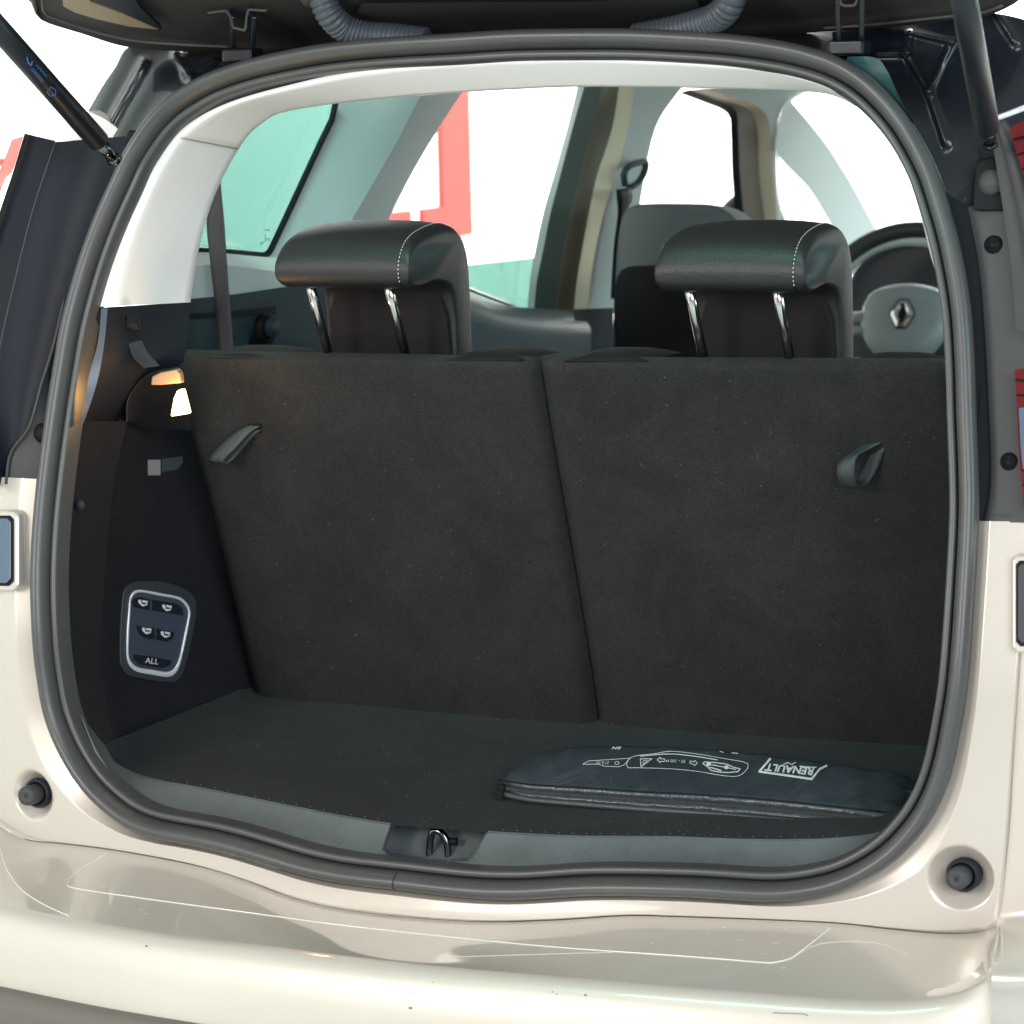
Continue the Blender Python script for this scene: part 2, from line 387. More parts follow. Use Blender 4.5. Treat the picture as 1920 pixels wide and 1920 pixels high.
# ---- beige surround below, with the two buffer cups
def idx_near(x, y): return min(range(NS), key=lambda i: math.hypot(ring2[i][0]-x, ring2[i][1]-y))
iL, iR = idx_near(72, 905), idx_near(1836, 978)
lower = list(range(iL, iR+1))
Aedge = [ring2[i] for i in lower]
BL = [(-90,890),(-100,1100),(-100,1300),(-90,1420),(-60,1505),(0,1547),(50,1573),(117,1582),(200,1592),(300,1609),(383,1627),(467,1653),(550,1683),(640,1704),(773,1720),(907,1728),(1040,1725),(1173,1717),(1280,1719),(1447,1725),(1570,1731),(1680,1743),(1763,1750),(1830,1748),(1873,1733),(1889,1600),(1902,1400),(1916,1200),(1935,978)]
CUPS = [((64, 1490), .0305), ((1802, 1645), .0345)]
cup3 = [(S(c[0], c[1], -.004), r) for c, r in CUPS]
def surround():
    A = cr([(x, y) for x, y in Aedge[::4]]+[Aedge[-1]], 560)
    B = cr(BL, 560); Mr = 64; rows = []
    for i in range(Mr+1):
        t = i/Mr; row = []
        for a, b in zip(A, B):
            x, y = a[0]+(b[0]-a[0])*t, a[1]+(b[1]-a[1])*t
            off = .004-.010*min(1, t*5)+(.0 if t < .93 else .010*((t-.93)/.07)**2)
            p = S(x, y, off)
            for c, r in cup3:
                d = (Vector((p.x-c.x, 0, p.z-c.z))).length
                if d < r: p = p+Vector((0, 1, 0))*(.022*min(1, (r-d)/(r*.60)))
            row.append(p)
        rows.append(row)
    V, F = grid(rows); return mk('rear_panel', V, F, M_beige, car)
panel = surround()
for (c, r), _ in zip(cup3, (0, 1)):
    b = empty('buffer', c+Vector((0, .016, 0)), parent=car)
    k = .0115 if r < .03 else .0165*.86
    q = lathe('stop_sleeve', [(k*1.25, -.004), (k*1.25, .010), (k*1.1, .013), (k*.95, .013), (k*.95, .010), (0, .010)], (0, 0, 0), (0, -1, .06), M_plastic, b)
    q2 = lathe('stop_pin', [(k*.82, .0), (k*.82, .030), (k*.74, .034), (k*.12, .034), (k*.1, .031), (0, .031)], (0, 0, 0), (0, -1, .06), M_plasticg, b)

# ---- lamp units set in the beige panel at both sides
def corner_unit(cx, cy, w, h):
    rr = [(cx-w, cy-h+8), (cx-w+8, cy-h), (cx+w-8, cy-h), (cx+w, cy-h+8), (cx+w, cy+h-10), (cx+w-10, cy+h), (cx-w+10, cy+h), (cx-w, cy+h-10)]
    o = slab('lamp_bezel', [S(x, y, -.020) for x, y in rr], (0, .016, 0), M_beige, car, .004)
    slab('lamp_recess', [S(x, y, -.0215) for x, y in inset(rr, 13)], (0, .006, 0), M_blk, o, .001)
    slab('lamp_glass', [S(x, y, -.0235) for x, y in inset(rr, 20)], (0, .003, 0), M_lensw if cx < 500 else M_plasticg, o, .001)
corner_unit(-38, 1033, 72, 76); corner_unit(1953, 1132, 56, 92)

# ---- dark plates above the beige, left side
def seal_side(x0, y0, x1, y1, k):              # k points along the outer edge of the seal, in image order
    a, b = idx_near(x0, y0), idx_near(x1, y1); step = (b-a)/(k-1)
    return [ring2[int(round(a+step*i)) % NS] for i in range(k)]
o = loft('hinge_plate', [(121,562),(100,650),(78,720),(55,800),(20,850),(12,908)], seal_side(128,570,72,912,6), lambda x,y: S(x,y,-.004), lambda x,y: S(x,y,.010), M_plasticg, car, 30, 4)
lathe('screw', [(0, .006), (.004, .006), (.008, .004), (.012, .001), (.012, -.002)], S(80, 812, -.001), (0, -1, .1), M_blk, o, 20)
tube('plate_edge', [S(x, y, -.006) for x, y in cr([(121,562),(100,650),(78,720),(55,800),(20,850),(12,908)], 30)], .0022, M_plasticg, o, 8)
loft('lamp_channel', [(104,266),(60,400),(20,560),(0,650),(-20,760),(-30,915)], [(236,255),(220,330),(182,440),(138,560),(90,720),(14,912)], lambda x,y: S(x,y,-.035), lambda x,y: S(x,y,.004), M_navy, car, 40, 10, bulge=lambda t: Vector((0, .012*math.sin(t*math.pi), 0)))
tube('channel_edge', [S(x, y, -.038) for x, y in cr([(104,266),(60,400),(20,560),(0,650),(-20,760)], 30)], .0012, M_plasticg, car, 8)
tl = empty('tail_lamp', S(20, 300, -.05), parent=car)
tlo = tl.location.copy()
def rel(f): return lambda *a: f(*a)-tlo
loft('lamp_side', [(46,250),(25,320),(0,395),(-40,520),(-80,700),(-100,900)], [(104,264),(62,400),(20,560),(0,650),(-22,760),(-32,915)], rel(lambda x,y: S(x,y,-.06)), rel(lambda x,y: S(x,y,-.035)), M_navy, tl, 30, 4)
loft('lamp_edge', [(46,250),(25,320),(0,395),(-40,520)], [(56,254),(34,330),(8,405),(-32,530)], rel(lambda x,y: S(x,y,-.062)), rel(lambda x,y: S(x,y,-.061)), M_blk, tl, 30, 2)
loft('lamp_lens', [(22,262),(8,300),(-10,345),(-60,500)], [(44,255),(24,320),(4,350),(-42,510)], rel(lambda x,y: S(x,y,-.05)), rel(lambda x,y: S(x,y,-.063)), M_lensl, tl, 20, 4)
slab('body_shoulder', [S(x, y, .03) for x, y in [(150,222),(165,208),(195,222),(232,250),(236,262),(105,264),(60,252),(80,240)]], (0, .3, 0), M_white, car)  # shoulder top with its highlight put in as white

# ---- black gutters outside the seal, top corners
def wrinkled(name, A, B, offa, offb, material, parent, n=60, m=24, amp=.006, ridges=None):
    a = cr(A, n); b = cr(B, n); rows = []
    for i in range(m+1):
        t = i/m; row = []
        for p, q in zip(a, b):
            x, y = p[0]+(q[0]-p[0])*t, p[1]+(q[1]-p[1])*t
            h = offa+(offb-offa)*t+amp*math.sin(t*6.28*1.5+x*.02)*.6
            if ridges:
                for (x0, y0, x1, y1, w, hh) in ridges:
                    L2 = (x1-x0)**2+(y1-y0)**2; u = max(0, min(1, ((x-x0)*(x1-x0)+(y-y0)*(y1-y0))/L2))
                    d = math.hypot(x-x0-u*(x1-x0), y-y0-u*(y1-y0)); h -= hh*math.exp(-(d/w)**2)
            row.append(S(x, y, h))
        rows.append(row)
    V, F = grid(rows); return mk(name, V, F, material, parent)
wrinkled('gutter', [(165,208),(190,165),(215,128),(246,86),(330,90),(440,96),(560,92)], seal_side(240,285,640,84,7)[:1]+[(263,247),(290,213),(333,177),(393,143),(480,113),(600,90)], .07, .012, M_black, car, 70, 30, .006,
         [(205,232,272,112,7,.014), (330,100,360,150,8,.012), (400,110,350,140,8,.012)])
wrinkled('gutter', [(1560,60),(1640,52),(1780,36),(1860,24),(1960,60),(1965,160),(1960,240)], [(1563,105),(1620,135),(1668,177),(1713,233),(1755,310),(1780,383),(1801,460)], .055, .012, M_black, car, 90, 50, .006,
         [(1700,95,1707,60,5,.014), (1707,60,1785,78,5,.012), (1785,78,1742,170,5,.014), (1700,100,1742,172,6,.014), (1640,100,1700,98,6,.014), (1742,172,1775,270,6,.012), (1870,25,1905,80,7,.012)])
loft('gutter_flange', [(1590,106),(1640,108),(1662,130),(1690,190),(1712,226)], [(1585,116),(1620,137),(1650,163),(1680,196),(1713,233)], lambda x,y: S(x,y,-.010), lambda x,y: S(x,y,.0), mat('teal_lit_flange', (.025,.085,.09), .35, coat=.5), car, 24, 3)  # overhead teal light put into the flange's base colour
# ---- right side grey plastic column
CH = [(1815,388),(1836,500),(1845,600),(1853,740),(1858,860),(1856,925),(1845,978)]
loft('side_channel', seal_side(1772,360,1832,985,10), CH, lambda x,y: S(x-6,y,.012), lambda x,y: S(x,y,.012), M_blk, car, 50, 6)
o = loft('side_plate', CH, [(1925,372),(1925,500),(1933,600),(1938,700),(1940,800),(1940,900),(1945,978)], lambda x,y: S(x,y,.006), lambda x,y: S(x,y,-.006), M_plasticg, car, 50, 12,
         bulge=lambda t: Vector((0, -.006*math.sin(min(1,t*5)*math.pi/2), 0)))
for (x, y) in ((1863, 460), (1893, 867)):
    lathe('screw', [(0, .007), (.003, .007), (.0035, .0055), (.007, .005), (.009, .002), (.0105, .000), (.0105, -.004)], S(x, y, -.004), (0, -1, .1), M_blk, o, 24)
tree = bvh(o)
decals('plate_lettering', stroke([(1853+k_*3.1, 966+(-3, 2, -1, 3)[k_ % 4]) for k_ in range(16)], 1.0), tree, M_greyp, o)
tr = empty('tail_lamp', S(1915, 300, -.05), parent=car); tlo2 = tr.location.copy()
def rel2(f): return lambda *a: f(*a)-tlo2
loft('lamp_side', [(1853,222),(1866,300),(1882,400),(1896,500),(1906,620)], [(1885,224),(1925,300),(1960,400),(1985,520),(2000,640)], rel2(lambda x,y: S(x,y,-.03)), rel2(lambda x,y: S(x,y,-.05)), M_plasticg, tr, 30, 6, bulge=lambda t: Vector((0, .006*math.sin(t*9), 0)))
loft('lamp_lens', [(1893,240),(1910,300),(1925,350),(1945,430)], [(1960,205),(1970,260),(1980,350),(1990,430)], rel2(lambda x,y: S(x,y,-.056)), rel2(lambda x,y: S(x,y,-.05)), M_lens, tr, 20, 4)
tube('lamp_trim', [S(x,y,-.058)-tlo2 for x,y in [(1868,222),(1890,214),(1925,200)]], .003, M_satin, tr, 8)
loft('lamp_lens', [(1903,694),(1907,780),(1913,880),(1920,955)], [(1970,680),(1975,780),(1980,880),(1985,960)], rel2(lambda x,y: S(x,y,-.03)), rel2(lambda x,y: S(x,y,-.03)), M_lens, tr, 20, 3)
loft('reflector_strip', [(1910,765),(1914,840),(1918,880)], [(1960,760),(1960,840),(1960,880)], rel2(lambda x,y: S(x,y,-.034)), rel2(lambda x,y: S(x,y,-.034)), M_lensw, tr, 10, 2)
for q_ in range(9):
    y_ = 712+q_*28
    tube('lens_rib', [S(x,y_+(x-1905)*.1,-.0315)-tlo2 for x in (1904+q_*2,1935,1968)], .0011, M_blk, tr, 6)
for q_ in range(5):
    y_ = 262+q_*30
    tube('lens_rib', [S(x,y_-(x-1900)*.3,-.058)-tlo2 for x in (1900+q_*8,1940,1965)], .0011, M_blk, tr, 6)
slab('lamp_pad', [S(x,y,-.012) for x,y in [(1829,300),(1868,292),(1890,396),(1822,396),(1824,350)]], (0,.02,0), M_blk, car, .004)
lathe('screw', [(0,.006),(.004,.006),(.008,.003),(.013,.002),(.013,-.002)], S(1858,342,-.014), (0,-1,.1), M_plasticg, car, 24)

# ---- rear body corner, right, and car sides
loft('body_corner', [(1935,978),(1916,1200),(1902,1400),(1889,1600),(1868,1733),(1862,1765),(1846,1798),(1816,1830),(1770,1852),(1735,1868),(1725,1990)], [(2080,940),(2080,1200),(2080,1400),(2080,1600),(2080,1733),(2080,1800),(2080,1850),(2080,1900),(2080,2000)], lambda x,y: S(x,y,.0-.145*max(0,min(1,(y-1730)/90))), lambda x,y: S(x,y,.02-.10*max(0,min(1,(y-1720)/90))), M_beige, car, 60, 12, bulge=lambda t: Vector((0,-.020*math.sin(t*math.pi),0)))

# ---- bumper
bl = [(-160,1470),(-60,1505),(0,1548),(50,1575),(117,1583),(200,1593),(300,1610),(383,1628),(467,1654),(550,1684),(640,1705),(773,1721),(907,1729),(1040,1726),(1173,1718),(1280,1720),(1447,1726),(1570,1732),(1680,1744),(1763,1751),(1830,1749),(1873,1735)]
ed = [(-160,1650),(-60,1680),(0,1693),(80,1711),(167,1727),(333,1753),(500,1773),(640,1791),(840,1813),(1040,1830),(1280,1850),(1513,1868),(1640,1874),(1713,1872),(1780,1862),(1830,1840),(1862,1800),(1874,1745)]
a2 = cr(bl, 200); b2 = cr(ed, 200); rows = []
A3 = [S(x, y, -.004) for x, y in a2]; B3 = [S(x, y, -.15) for x, y in b2]
for i in range(25):
    t = i/24; rows.append([p.lerp(q, t)+Vector((0, 0, -.004*math.sin(t*math.pi))) for p, q in zip(A3, B3)])
V, F = grid(rows); bump = mk('bumper_ledge', V, F, M_beige, car)
rows = []
for (dy, dz) in ((0, 0), (-.006, -.0015), (-.012, -.005), (-.018, -.012), (-.023, -.024), (-.028, -.045), (-.032, -.08), (-.034, -.13), (-.03, -.2)):
    rows.append([p+Vector((0, dy, dz)) for p in B3])
V, F = grid(rows); face = mk('bumper_face', V, F, M_beige, bump)
lo = cr([(-160,1822),(0,1855),(170,1890),(350,1921),(700,1975),(1200,2030),(1900,2060)], 80)
C3 = [S(x, y, -.190) for x, y in lo]
rows = [[p+Vector((0, dy, dz)) for p in C3] for dy, dz in ((.03, .002), (0, 0), (-.006, -.003), (-.012, -.02), (0, -.3))]
V, F = grid(rows); mk('lower_cladding', V, F, M_clad, bump)
tree = bvh(bump); tf = bvh(face)
def tube_on(name, pts, tr_, r, material, parent, lift=.0004, n=120):
    P = [hit(tr_, x, y, lift) for x, y in cr(pts, n)]; P = [p for p in P if p is not None]
    if len(P) > 3: return tube(name, P, r, material, parent, 6)
film = tube_on('film_edge_and_reflection', [(205,1598),(160,1625),(133,1645),(130,1656),(142,1666),(300,1689),(470,1712),(640,1735),(840,1757),(1040,1776),(1280,1793),(1420,1804),(1450,1805),(1480,1798),(1500,1785),(1560,1738)], tree, .0006, M_film_refl, bump, n=300)
tube_on('film_edge_and_reflection', [(0,1592),(14,1632),(40,1668),(80,1695),(130,1718)], tree, .0006, M_film_refl, bump)  # reflection at the bumper corner, drawn as a pale line
tube_on('film_edge_and_reflection', [(840,1795),(1000,1790),(1150,1786)], tree, .00025, M_film_refl, bump)
tube_on('film_edge_and_reflection', [(1480,1800),(1540,1770),(1640,1768),(1700,1790)], tree, .00025, M_film_refl, bump)
sc = []
for _ in range(90):
    x = random.uniform(180, 1650); y0 = 1640+(x-180)*.07; y = y0+random.uniform(0, 90)
    a = random.uniform(-.6, .6); L = random.choice((3, 4, 6, 12)); sc += stroke([(x, y), (x+L*math.cos(a), y+L*.4*math.sin(a))], random.uniform(.6, 1.3))
o = decals('film_scratch', sc, tree, M_film_refl, bump, .0004); o['kind'] = 'stuff'
chips = []
for (x, y, r) in [(275,1774,3),(770,1860,3),(778,1858,2),(770,1890,4),(1036,1860,2),(1044,1864,2),(1098,1866,3),(812,1842,1.5)]:
    decals('paint_chip', [[(x+r*math.cos(q), y+r*math.sin(q)*.6) for q in (0, 1, 2, 3, 4, 5)]], tf, M_scuff, bump, .0004)
decals('paint_scrape', stroke([(1450,1899),(1480,1900),(1505,1901),(1515,1904)], 1.6), tf, M_scuff, bump, .0004)

# ---- sill trim with striker recess
INB = [(150,1340),(180,1413),(213,1467),(247,1503),(287,1527),(350,1543),(433,1557),(500,1573),(567,1595),(640,1613),(767,1633),(907,1640),(1073,1640),(1280,1632),(1380,1637),(1480,1647),(1547,1640),(1597,1620),(1640,1585),(1690,1530)]
CAR_L = [(195,1395),(218,1432),(233,1440),(267,1453),(310,1464),(367,1474),(467,1494),(567,1514),(640,1528),(733,1543),(850,1553),(917,1558),(1073,1566),(1180,1567),(1280,1568),(1380,1572),(1480,1573),(1570,1570),(1647,1560),(1690,1535)]
REC = [(722,1580),(735,1541),(746,1512),(840,1512),(934,1520),(921,1549),(905,1575),(893,1599),(879,1614),(832,1616),(760,1609),(729,1603),(719,1592)]
def inpoly(x, y, P):
    c = False
    for i in range(len(P)):
        x0, y0 = P[i]; x1, y1 = P[i-1]
        if (y0 > y) != (y1 > y) and x < (x1-x0)*(y-y0)/(y1-y0)+x0: c = not c
    return c
def dpoly(x, y, P):
    return min(abs((x-P[i-1][0])*(P[i][1]-P[i-1][1])-(y-P[i-1][1])*(P[i][0]-P[i-1][0]))/math.dist(P[i], P[i-1]) if 0 <= ((x-P[i-1][0])*(P[i][0]-P[i-1][0])+(y-P[i-1][1])*(P[i][1]-P[i-1][1]))/math.dist(P[i], P[i-1])**2 <= 1 else min(math.dist((x, y), P[i]), math.dist((x, y), P[i-1])) for i in range(len(P)))
A = cr(INB, 620); B = cr(CAR_L, 620); rows = []
for i in range(43):
    t = i/42; row = []
    for a, b in zip(A, B):
        x, y = a[0]+(b[0]-a[0])*t, a[1]+(b[1]-a[1])*t
        off = .004+.056*t+.006*math.sin(t*math.pi)
        if t < .1: off += .006*(1-t/.1)
        if 700 < x < 940 and inpoly(x, y, REC): off += .042*min(1, dpoly(x, y, REC)/4)
        row.append(S(x, y, off))
    # rolled rear edge
    rows.append(row)
rows.append([p+Vector((0, .006, -.004)) for p in rows[-1]]); rows.append([p+Vector((0, .002, -.003)) for p in rows[-1]])
V, F = grid(rows); sill = mk('sill_trim', V, F, M_sill, car)
stk = empty('striker', YP(824, 1610, .08), parent=car); so = stk.location.copy()
pts = [YP(x, y, .075)-so for x, y in cr([(804,1622),(805,1600),(807,1575),(811,1560),(818,1557),(828,1562),(836,1574),(840,1595),(840,1622)], 30)]
tube('striker_loop', pts, .0042, M_dchrome, stk, 12)
lathe('striker_catch', [(.0045, 0), (.0045, .012), (0, .012)], YP(838, 1577, .078)-so, (1, .1, 0), M_blk, stk, 12)

# ---- boot floor
Fr = [S(x, y, .058) for x, y in cr(CAR_L, 120)]
rows = []
for i in range(30):
    t = i/29
    rows.append([p.lerp(Vector((p.x*1.02, .52, .852)), t)+Vector((0, 0, -.002 if i == 0 else 0)) for p in Fr])
V, F = grid(rows); flo = mk('boot_floor_carpet', V, F, M_carpetf, car)
ft = bvh(flo)

# ---- seat backs
def seatback(name, L, R, label=None):
    n, mm = 60, 40; a = lin(L, n); b = lin(R, n); rows = []
    W = .014
    for j in range(mm+1):
        t = j/mm; t = t-.0*math.sin(2*math.pi*t); row = []
        for i in range(n):
            x, y = a[i][0]+(b[i][0]-a[i][0])*t, a[i][1]+(b[i][1]-a[i][1])*t
            wpx = b[i][0]-a[i][0]; e = min(t, 1-t)*wpx; et = i/(n-1)*(690)
            dd = 0
            if e < 26: dd += .016*(1-math.sqrt(max(0, 1-(1-e/26)**2)))
            if et < 24: dd += .016*(1-math.sqrt(max(0, 1-(1-et/24)**2)))
            row.append(SEAT(x, y, -dd+.0012*math.sin(x*.013+y*.006)+.0008*math.sin(x*.03-y*.021)))
        rows.append(row)
    # skirts go forward into the car
    SK = Vector((0, .075, -.035))
    rows = [[p+SK for p in rows[0]]]+rows+[[p+SK for p in rows[-1]]]
    rows = [[r[0]+SK]+r for r in rows]
    V, F = grid(rows); return mk(name, V, F, M_carpet, car)
sbL = seatback('seat_back', [(322,655),(345,755),(375,870),(410,1005),(440,1130),(462,1230),(480,1310),(488,1345)], [(1009,668),(1030,800),(1058,960),(1085,1120),(1108,1260),(1127,1400)])
sbR = seatback('seat_back', [(1013,668),(1034,800),(1062,960),(1089,1120),(1112,1260),(1131,1400)], [(1780,672),(1800,760),(1835,930),(1868,1100),(1890,1260),(1905,1420)])
def ribbon(name, edgeA, edgeB, hs, material, parent):
    a = [SEAT(x, y, h) for (x, y), h in zip(edgeA, hs)]; b = [SEAT(x, y, h) for (x, y), h in zip(edgeB, hs)]
    a = [Vector(v) for v in cr([tuple(p) for p in a], 24)]; b = [Vector(v) for v in cr([tuple(p) for p in b], 24)]
    rows = [[p.lerp(q, t) for p, q in zip(a, b)] for t in (0, .33, .66, 1)]
    V, F = grid(rows); o = mk(name, V, F, material, parent); s = o.modifiers.new('s', 'SOLIDIFY'); s.thickness = .0018; s.offset = 0; return o
M_strap = mat('strap_webbing', (.035, .043, .047), .4, bump=.8, bscale=900)
ribbon('pull_strap', [(468,797),(440,812),(408,842),(391,862),(400,867),(425,850),(455,822),(472,806)], [(488,799),(468,812),(440,842),(419,864),(428,868),(446,852),(470,824),(489,806)], [.001,.008,.022,.030,.026,.014,.005,.001], M_strap, sbL)
ribbon('pull_strap', [(1622,832),(1592,850),(1573,868),(1570,890),(1580,912),(1600,905),(1618,880),(1632,850)], [(1658,828),(1630,842),(1606,858),(1604,892),(1612,914),(1630,903),(1646,878),(1660,838)], [.001,.012,.028,.034,.028,.014,.006,.001], M_strap, sbR)
slab('strap_slot', [SEAT(x, y, .0006) for x, y in [(1624,826),(1664,826),(1664,836),(1640,842),(1614,838)]], SEATN*.002, M_blk, sbR)
slab('strap_slot', [SEAT(x, y, .0006) for x, y in [(464,796),(488,795),(490,803),(474,808)]], SEATN*.002, M_blk, sbL)
# leather seat tops behind the carpet backs
for (x0, x1, y) in ((400, 560, 646), (872, 1018, 650), (1092, 1248, 651), (1598, 1760, 661)):
    pts = []
    rows = []
    for i in range(17):
        s = i/16; x = x0+(x1-x0)*s; h = (1-abs(2*s-1)**3)
        c = YP(x, y+18, .335); hh = .008*h+.0005
        rows.append([c+Vector((0, .055*math.cos(q), 0))+Vector((0, 0, max(-.02, hh*math.sin(q)*1.25))) for q in [math.pi*(k/10)*1.0 for k in range(11)]])
    V, F = grid(rows); mk('seat_bolster', V, F, M_fabric, sbL if x0 < 1050 else sbR)

# ---- headrests
def headrest(xc):
    hr = empty('headrest', (xc, .31, 1.30), parent=car)
    O = Vector((xc, .31, 1.30))
    # side profile (y, z): forward pad with the top folding back over
    prof = [(.395,1.275),(.396,1.33),(.394,1.385),(.386,1.425),(.368,1.449),(.340,1.459),(.305,1.458),(.270,1.452),(.246,1.442),(.231,1.425),(.226,1.406),(.231,1.391),(.248,1.384),(.266,1.384),(.290,1.388),(.318,1.386),(.338,1.374),(.346,1.345),(.348,1.31),(.349,1.275)]
    pr = cr(prof, 60); cy = .335; cz = 1.40
    W = .0880; rows = []; K = 34
    for i in range(K+1):
        s = -1+2*i/K; s = math.sin(s*math.pi/2)
        e = max(0, (abs(s)-.89)/.11); k = math.sqrt(max(0, 1-e*e)); k = .0+k
        row = []
        for (y, z) in pr:
            # shrink towards the spine of the section
            sy, sz = (.368, min(z, 1.40)) if y > .345 else ((y+.368)/2 if False else y, 1.408) if y < .33 else (.36, 1.40)
            f = 1-(1-k)*.34; fz = 1-(1-k)*.24
            yy = sy+(y-sy)*f; zz = sz+(z-sz)*fz
            zz -= max(0, z-1.392)*.10*abs(s)**3
            row.append(Vector((xc+s*W, yy, zz))-O)
        rows.append(row)
    V, F = grid(rows); n = len(pr)
    F.append(tuple(range(n))); F.append(tuple(K*n+j for j in range(n)))
    c = mk('cushion', V, F, M_leather, hr)
    # rear fabric panel of the pad
    P = []
    for (dx, z) in ((-.078, 1.277), (-.078, 1.345), (-.070, 1.372), (-.05, 1.382), (.05, 1.382), (.070, 1.374), (.080, 1.345), (.083, 1.277)):
        P.append(Vector((xc+dx, .3455 if z < 1.34 else .337, z))-O)
    slab('rear_panel', P, (0, .01, 0), M_fabric, hr, .003)
    # posts
    for dx in (-.062, .042):
        a = Vector((xc+dx, .262, 1.392)); b = Vector((xc+dx+.004, .300, 1.295))
        tube('post', [p-O for p in (a, a.lerp(b, .3), b)], .0058, M_chrome, hr, 14)
    # stitching along the right seam
    sp = []
    Vt = []; Ft = []
    row = rows[int(K*.84)]; seam = cr([tuple(p) for p in row], 240)
    for j in range(36, 150, 2):
        a = Vector(seam[j]); b = Vector(seam[j+1]); m_ = (a+b)/2
        c0 = Vector((row[0].x, cy, cz))-Vector((0, O.y, O.z)); out = (m_-c0); out.x = 0; out = out.normalized()*.0009+Vector((.0006, 0, 0))
        t = (b-a).normalized(); w = t.cross(out).normalized()*.0004; bse = len(Vt)
        for q in (a-w, a+w, b+w, b-w): Vt.append(q+out)
        for q in (a-w, a+w, b+w, b-w): Vt.append(q-out)
        Ft += [(bse, bse+1, bse+2, bse+3), (bse, bse+4, bse+5, bse+1), (bse+2, bse+6, bse+7, bse+3)]
    s = mk('stitching', Vt, Ft, M_thread, hr, smooth=False); s['kind'] = 'stuff'
    # seam line
    tube('seam', [p*1.0 for p in row[8:40]], .0008, M_blk, hr, 5)
    tube('piping', [Vector((xc+x, .252, 1.3865+.0012*math.sin(x*90)))-O for x in [(-.075+.0075*i) for i in range(19)]], .0016, M_leather, hr, 6)
headrest(-.232); headrest(.2510)

# ---- light trim round the opening
IN_T = [(187,567+8),(213,483),(240,410),(277,333),(320,267),(357,230),(417,197),(500,170),(640,137),(760,120),(880,111),(1000,106),(1130,105),(1280,112),(1347,117),(1447,127),(1547,157),(1613,197),(1663,240),(1707,307),(1737,383),(1757,467),(1772,567)]
TR_T = [(357,567),(373,467),(393,393),(413,343),(433,303),(463,257),(493,230),(533,210),(640,193),(740,183),(840,175),(960,168),(1080,163),(1240,164),(1330,166),(1413,168),(1513,172),(1563,180),(1605,200),(1645,226),(1690,300),(1720,383),(1745,480)]
k = 0
seamL = (330, 253); 
iA = cr(IN_T, 240); iB = cr(TR_T, 240)
def trim(name, i0, i1, push=0.0):
    rows = []
    for m_ in range(13):
        t = m_/12; row = []
        for i in range(i0, i1):
            a, b = iA[i], iB[i]; x, y = a[0]+(b[0]-a[0])*t, a[1]+(b[1]-a[1])*t
            hx = min(1, abs(iB[i][1]-150)/170) if i > sp else 1
            off = .002+push+(.055+.105*hx)*t**1.1
            if t < .12: off += .012*(1-t/.12)
            row.append(S(x, y, off))
        rows.append(row)
    rows.append([p+Vector((-.03 if p.x < -.3 else .03 if p.x > .3 else 0, .03, .02)) for p in rows[-1]])
    V, F = grid(rows); return mk(name, V, F, M_white, car)
sp = min(range(240), key=lambda i: math.dist(iA[i], (329, 255)))
trim('pillar_trim', 0, sp-0, .0); trim('header_trim', sp-1, 240)
tube('trim_joint', [S(iA[sp][0]+(iB[sp][0]-iA[sp][0])*t, iA[sp][1]+(iB[sp][1]-iA[sp][1])*t, .0+.16*t**1.1) for t in (.1,.3,.5,.7,.9,1)], .0008, M_label, car, 6)

# ---- left boot side: plastic, carpet frame, niche
up = loft('side_trim_plastic', [(186,577),(172,625),(160,675),(150,730),(140,792)], [(357,566),(352,620),(345,670),(332,690),(238,792)], lambda x,y: S(x,y,.012), lambda x,y: S(x,y,.17), M_plastic, car, 30, 12)
loft('trim_sheen_strip', [(190,578),(184,640),(168,700),(160,740),(150,800)], [(202,578),(196,640),(186,700),(172,750),(156,795)], lambda x,y: S(x,y,.003), lambda x,y: S(x,y,.012), mat('trim_sheen', (.10,.13,.18), .35), car, 24, 3)  # sheen along the trim edge, put in as a lighter strip
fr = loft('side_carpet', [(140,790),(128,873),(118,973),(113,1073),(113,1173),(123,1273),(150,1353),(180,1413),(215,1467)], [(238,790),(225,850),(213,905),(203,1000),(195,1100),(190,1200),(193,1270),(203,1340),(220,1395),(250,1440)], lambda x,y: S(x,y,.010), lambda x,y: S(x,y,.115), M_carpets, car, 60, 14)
tube('hook', [S(245,596,.05), S(246,612,.045), S(262,610,.05)], .007, M_blk, up, 10)
loft('belt_guide', [(238,605),(240,640),(250,670),(270,690)], [(256,612),(266,640),(280,665),(300,686)], lambda x,y: S(x,y,.075), lambda x,y: S(x,y,.095), M_plasticg, up, 12, 3)
nA = cr([(238,792),(225,850),(213,905),(203,1000),(195,1100),(190,1200),(193,1270),(203,1340),(220,1395),(250,1440)], 60)
rows = []
topy = 688
Bp = [S(x, y, .118) for x, y in nA]
Dp = [YP(x+55, y, .50) for x, y in cr([(380,690),(400,800),(430,905),(460,1000),(480,1100),(500,1200),(510,1270),(520,1340),(530,1395),(540,1440)], 60)]
for m_ in range(17):
    t = m_/16; rows.append([p.lerp(q, t)+Vector((-.040*min(1, t*8), 0, 0)) for p, q in zip(Bp, Dp)])
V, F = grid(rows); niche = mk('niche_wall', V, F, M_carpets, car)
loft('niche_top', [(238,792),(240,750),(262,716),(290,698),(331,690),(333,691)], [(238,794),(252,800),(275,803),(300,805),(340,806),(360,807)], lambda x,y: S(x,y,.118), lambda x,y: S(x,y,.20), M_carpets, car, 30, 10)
tube('niche_rim', [S(x, y, .116) for x, y in cr([(238,792),(240,750),(262,716),(290,698),(333,690)], 30)], .0012, M_plastic, car, 6)
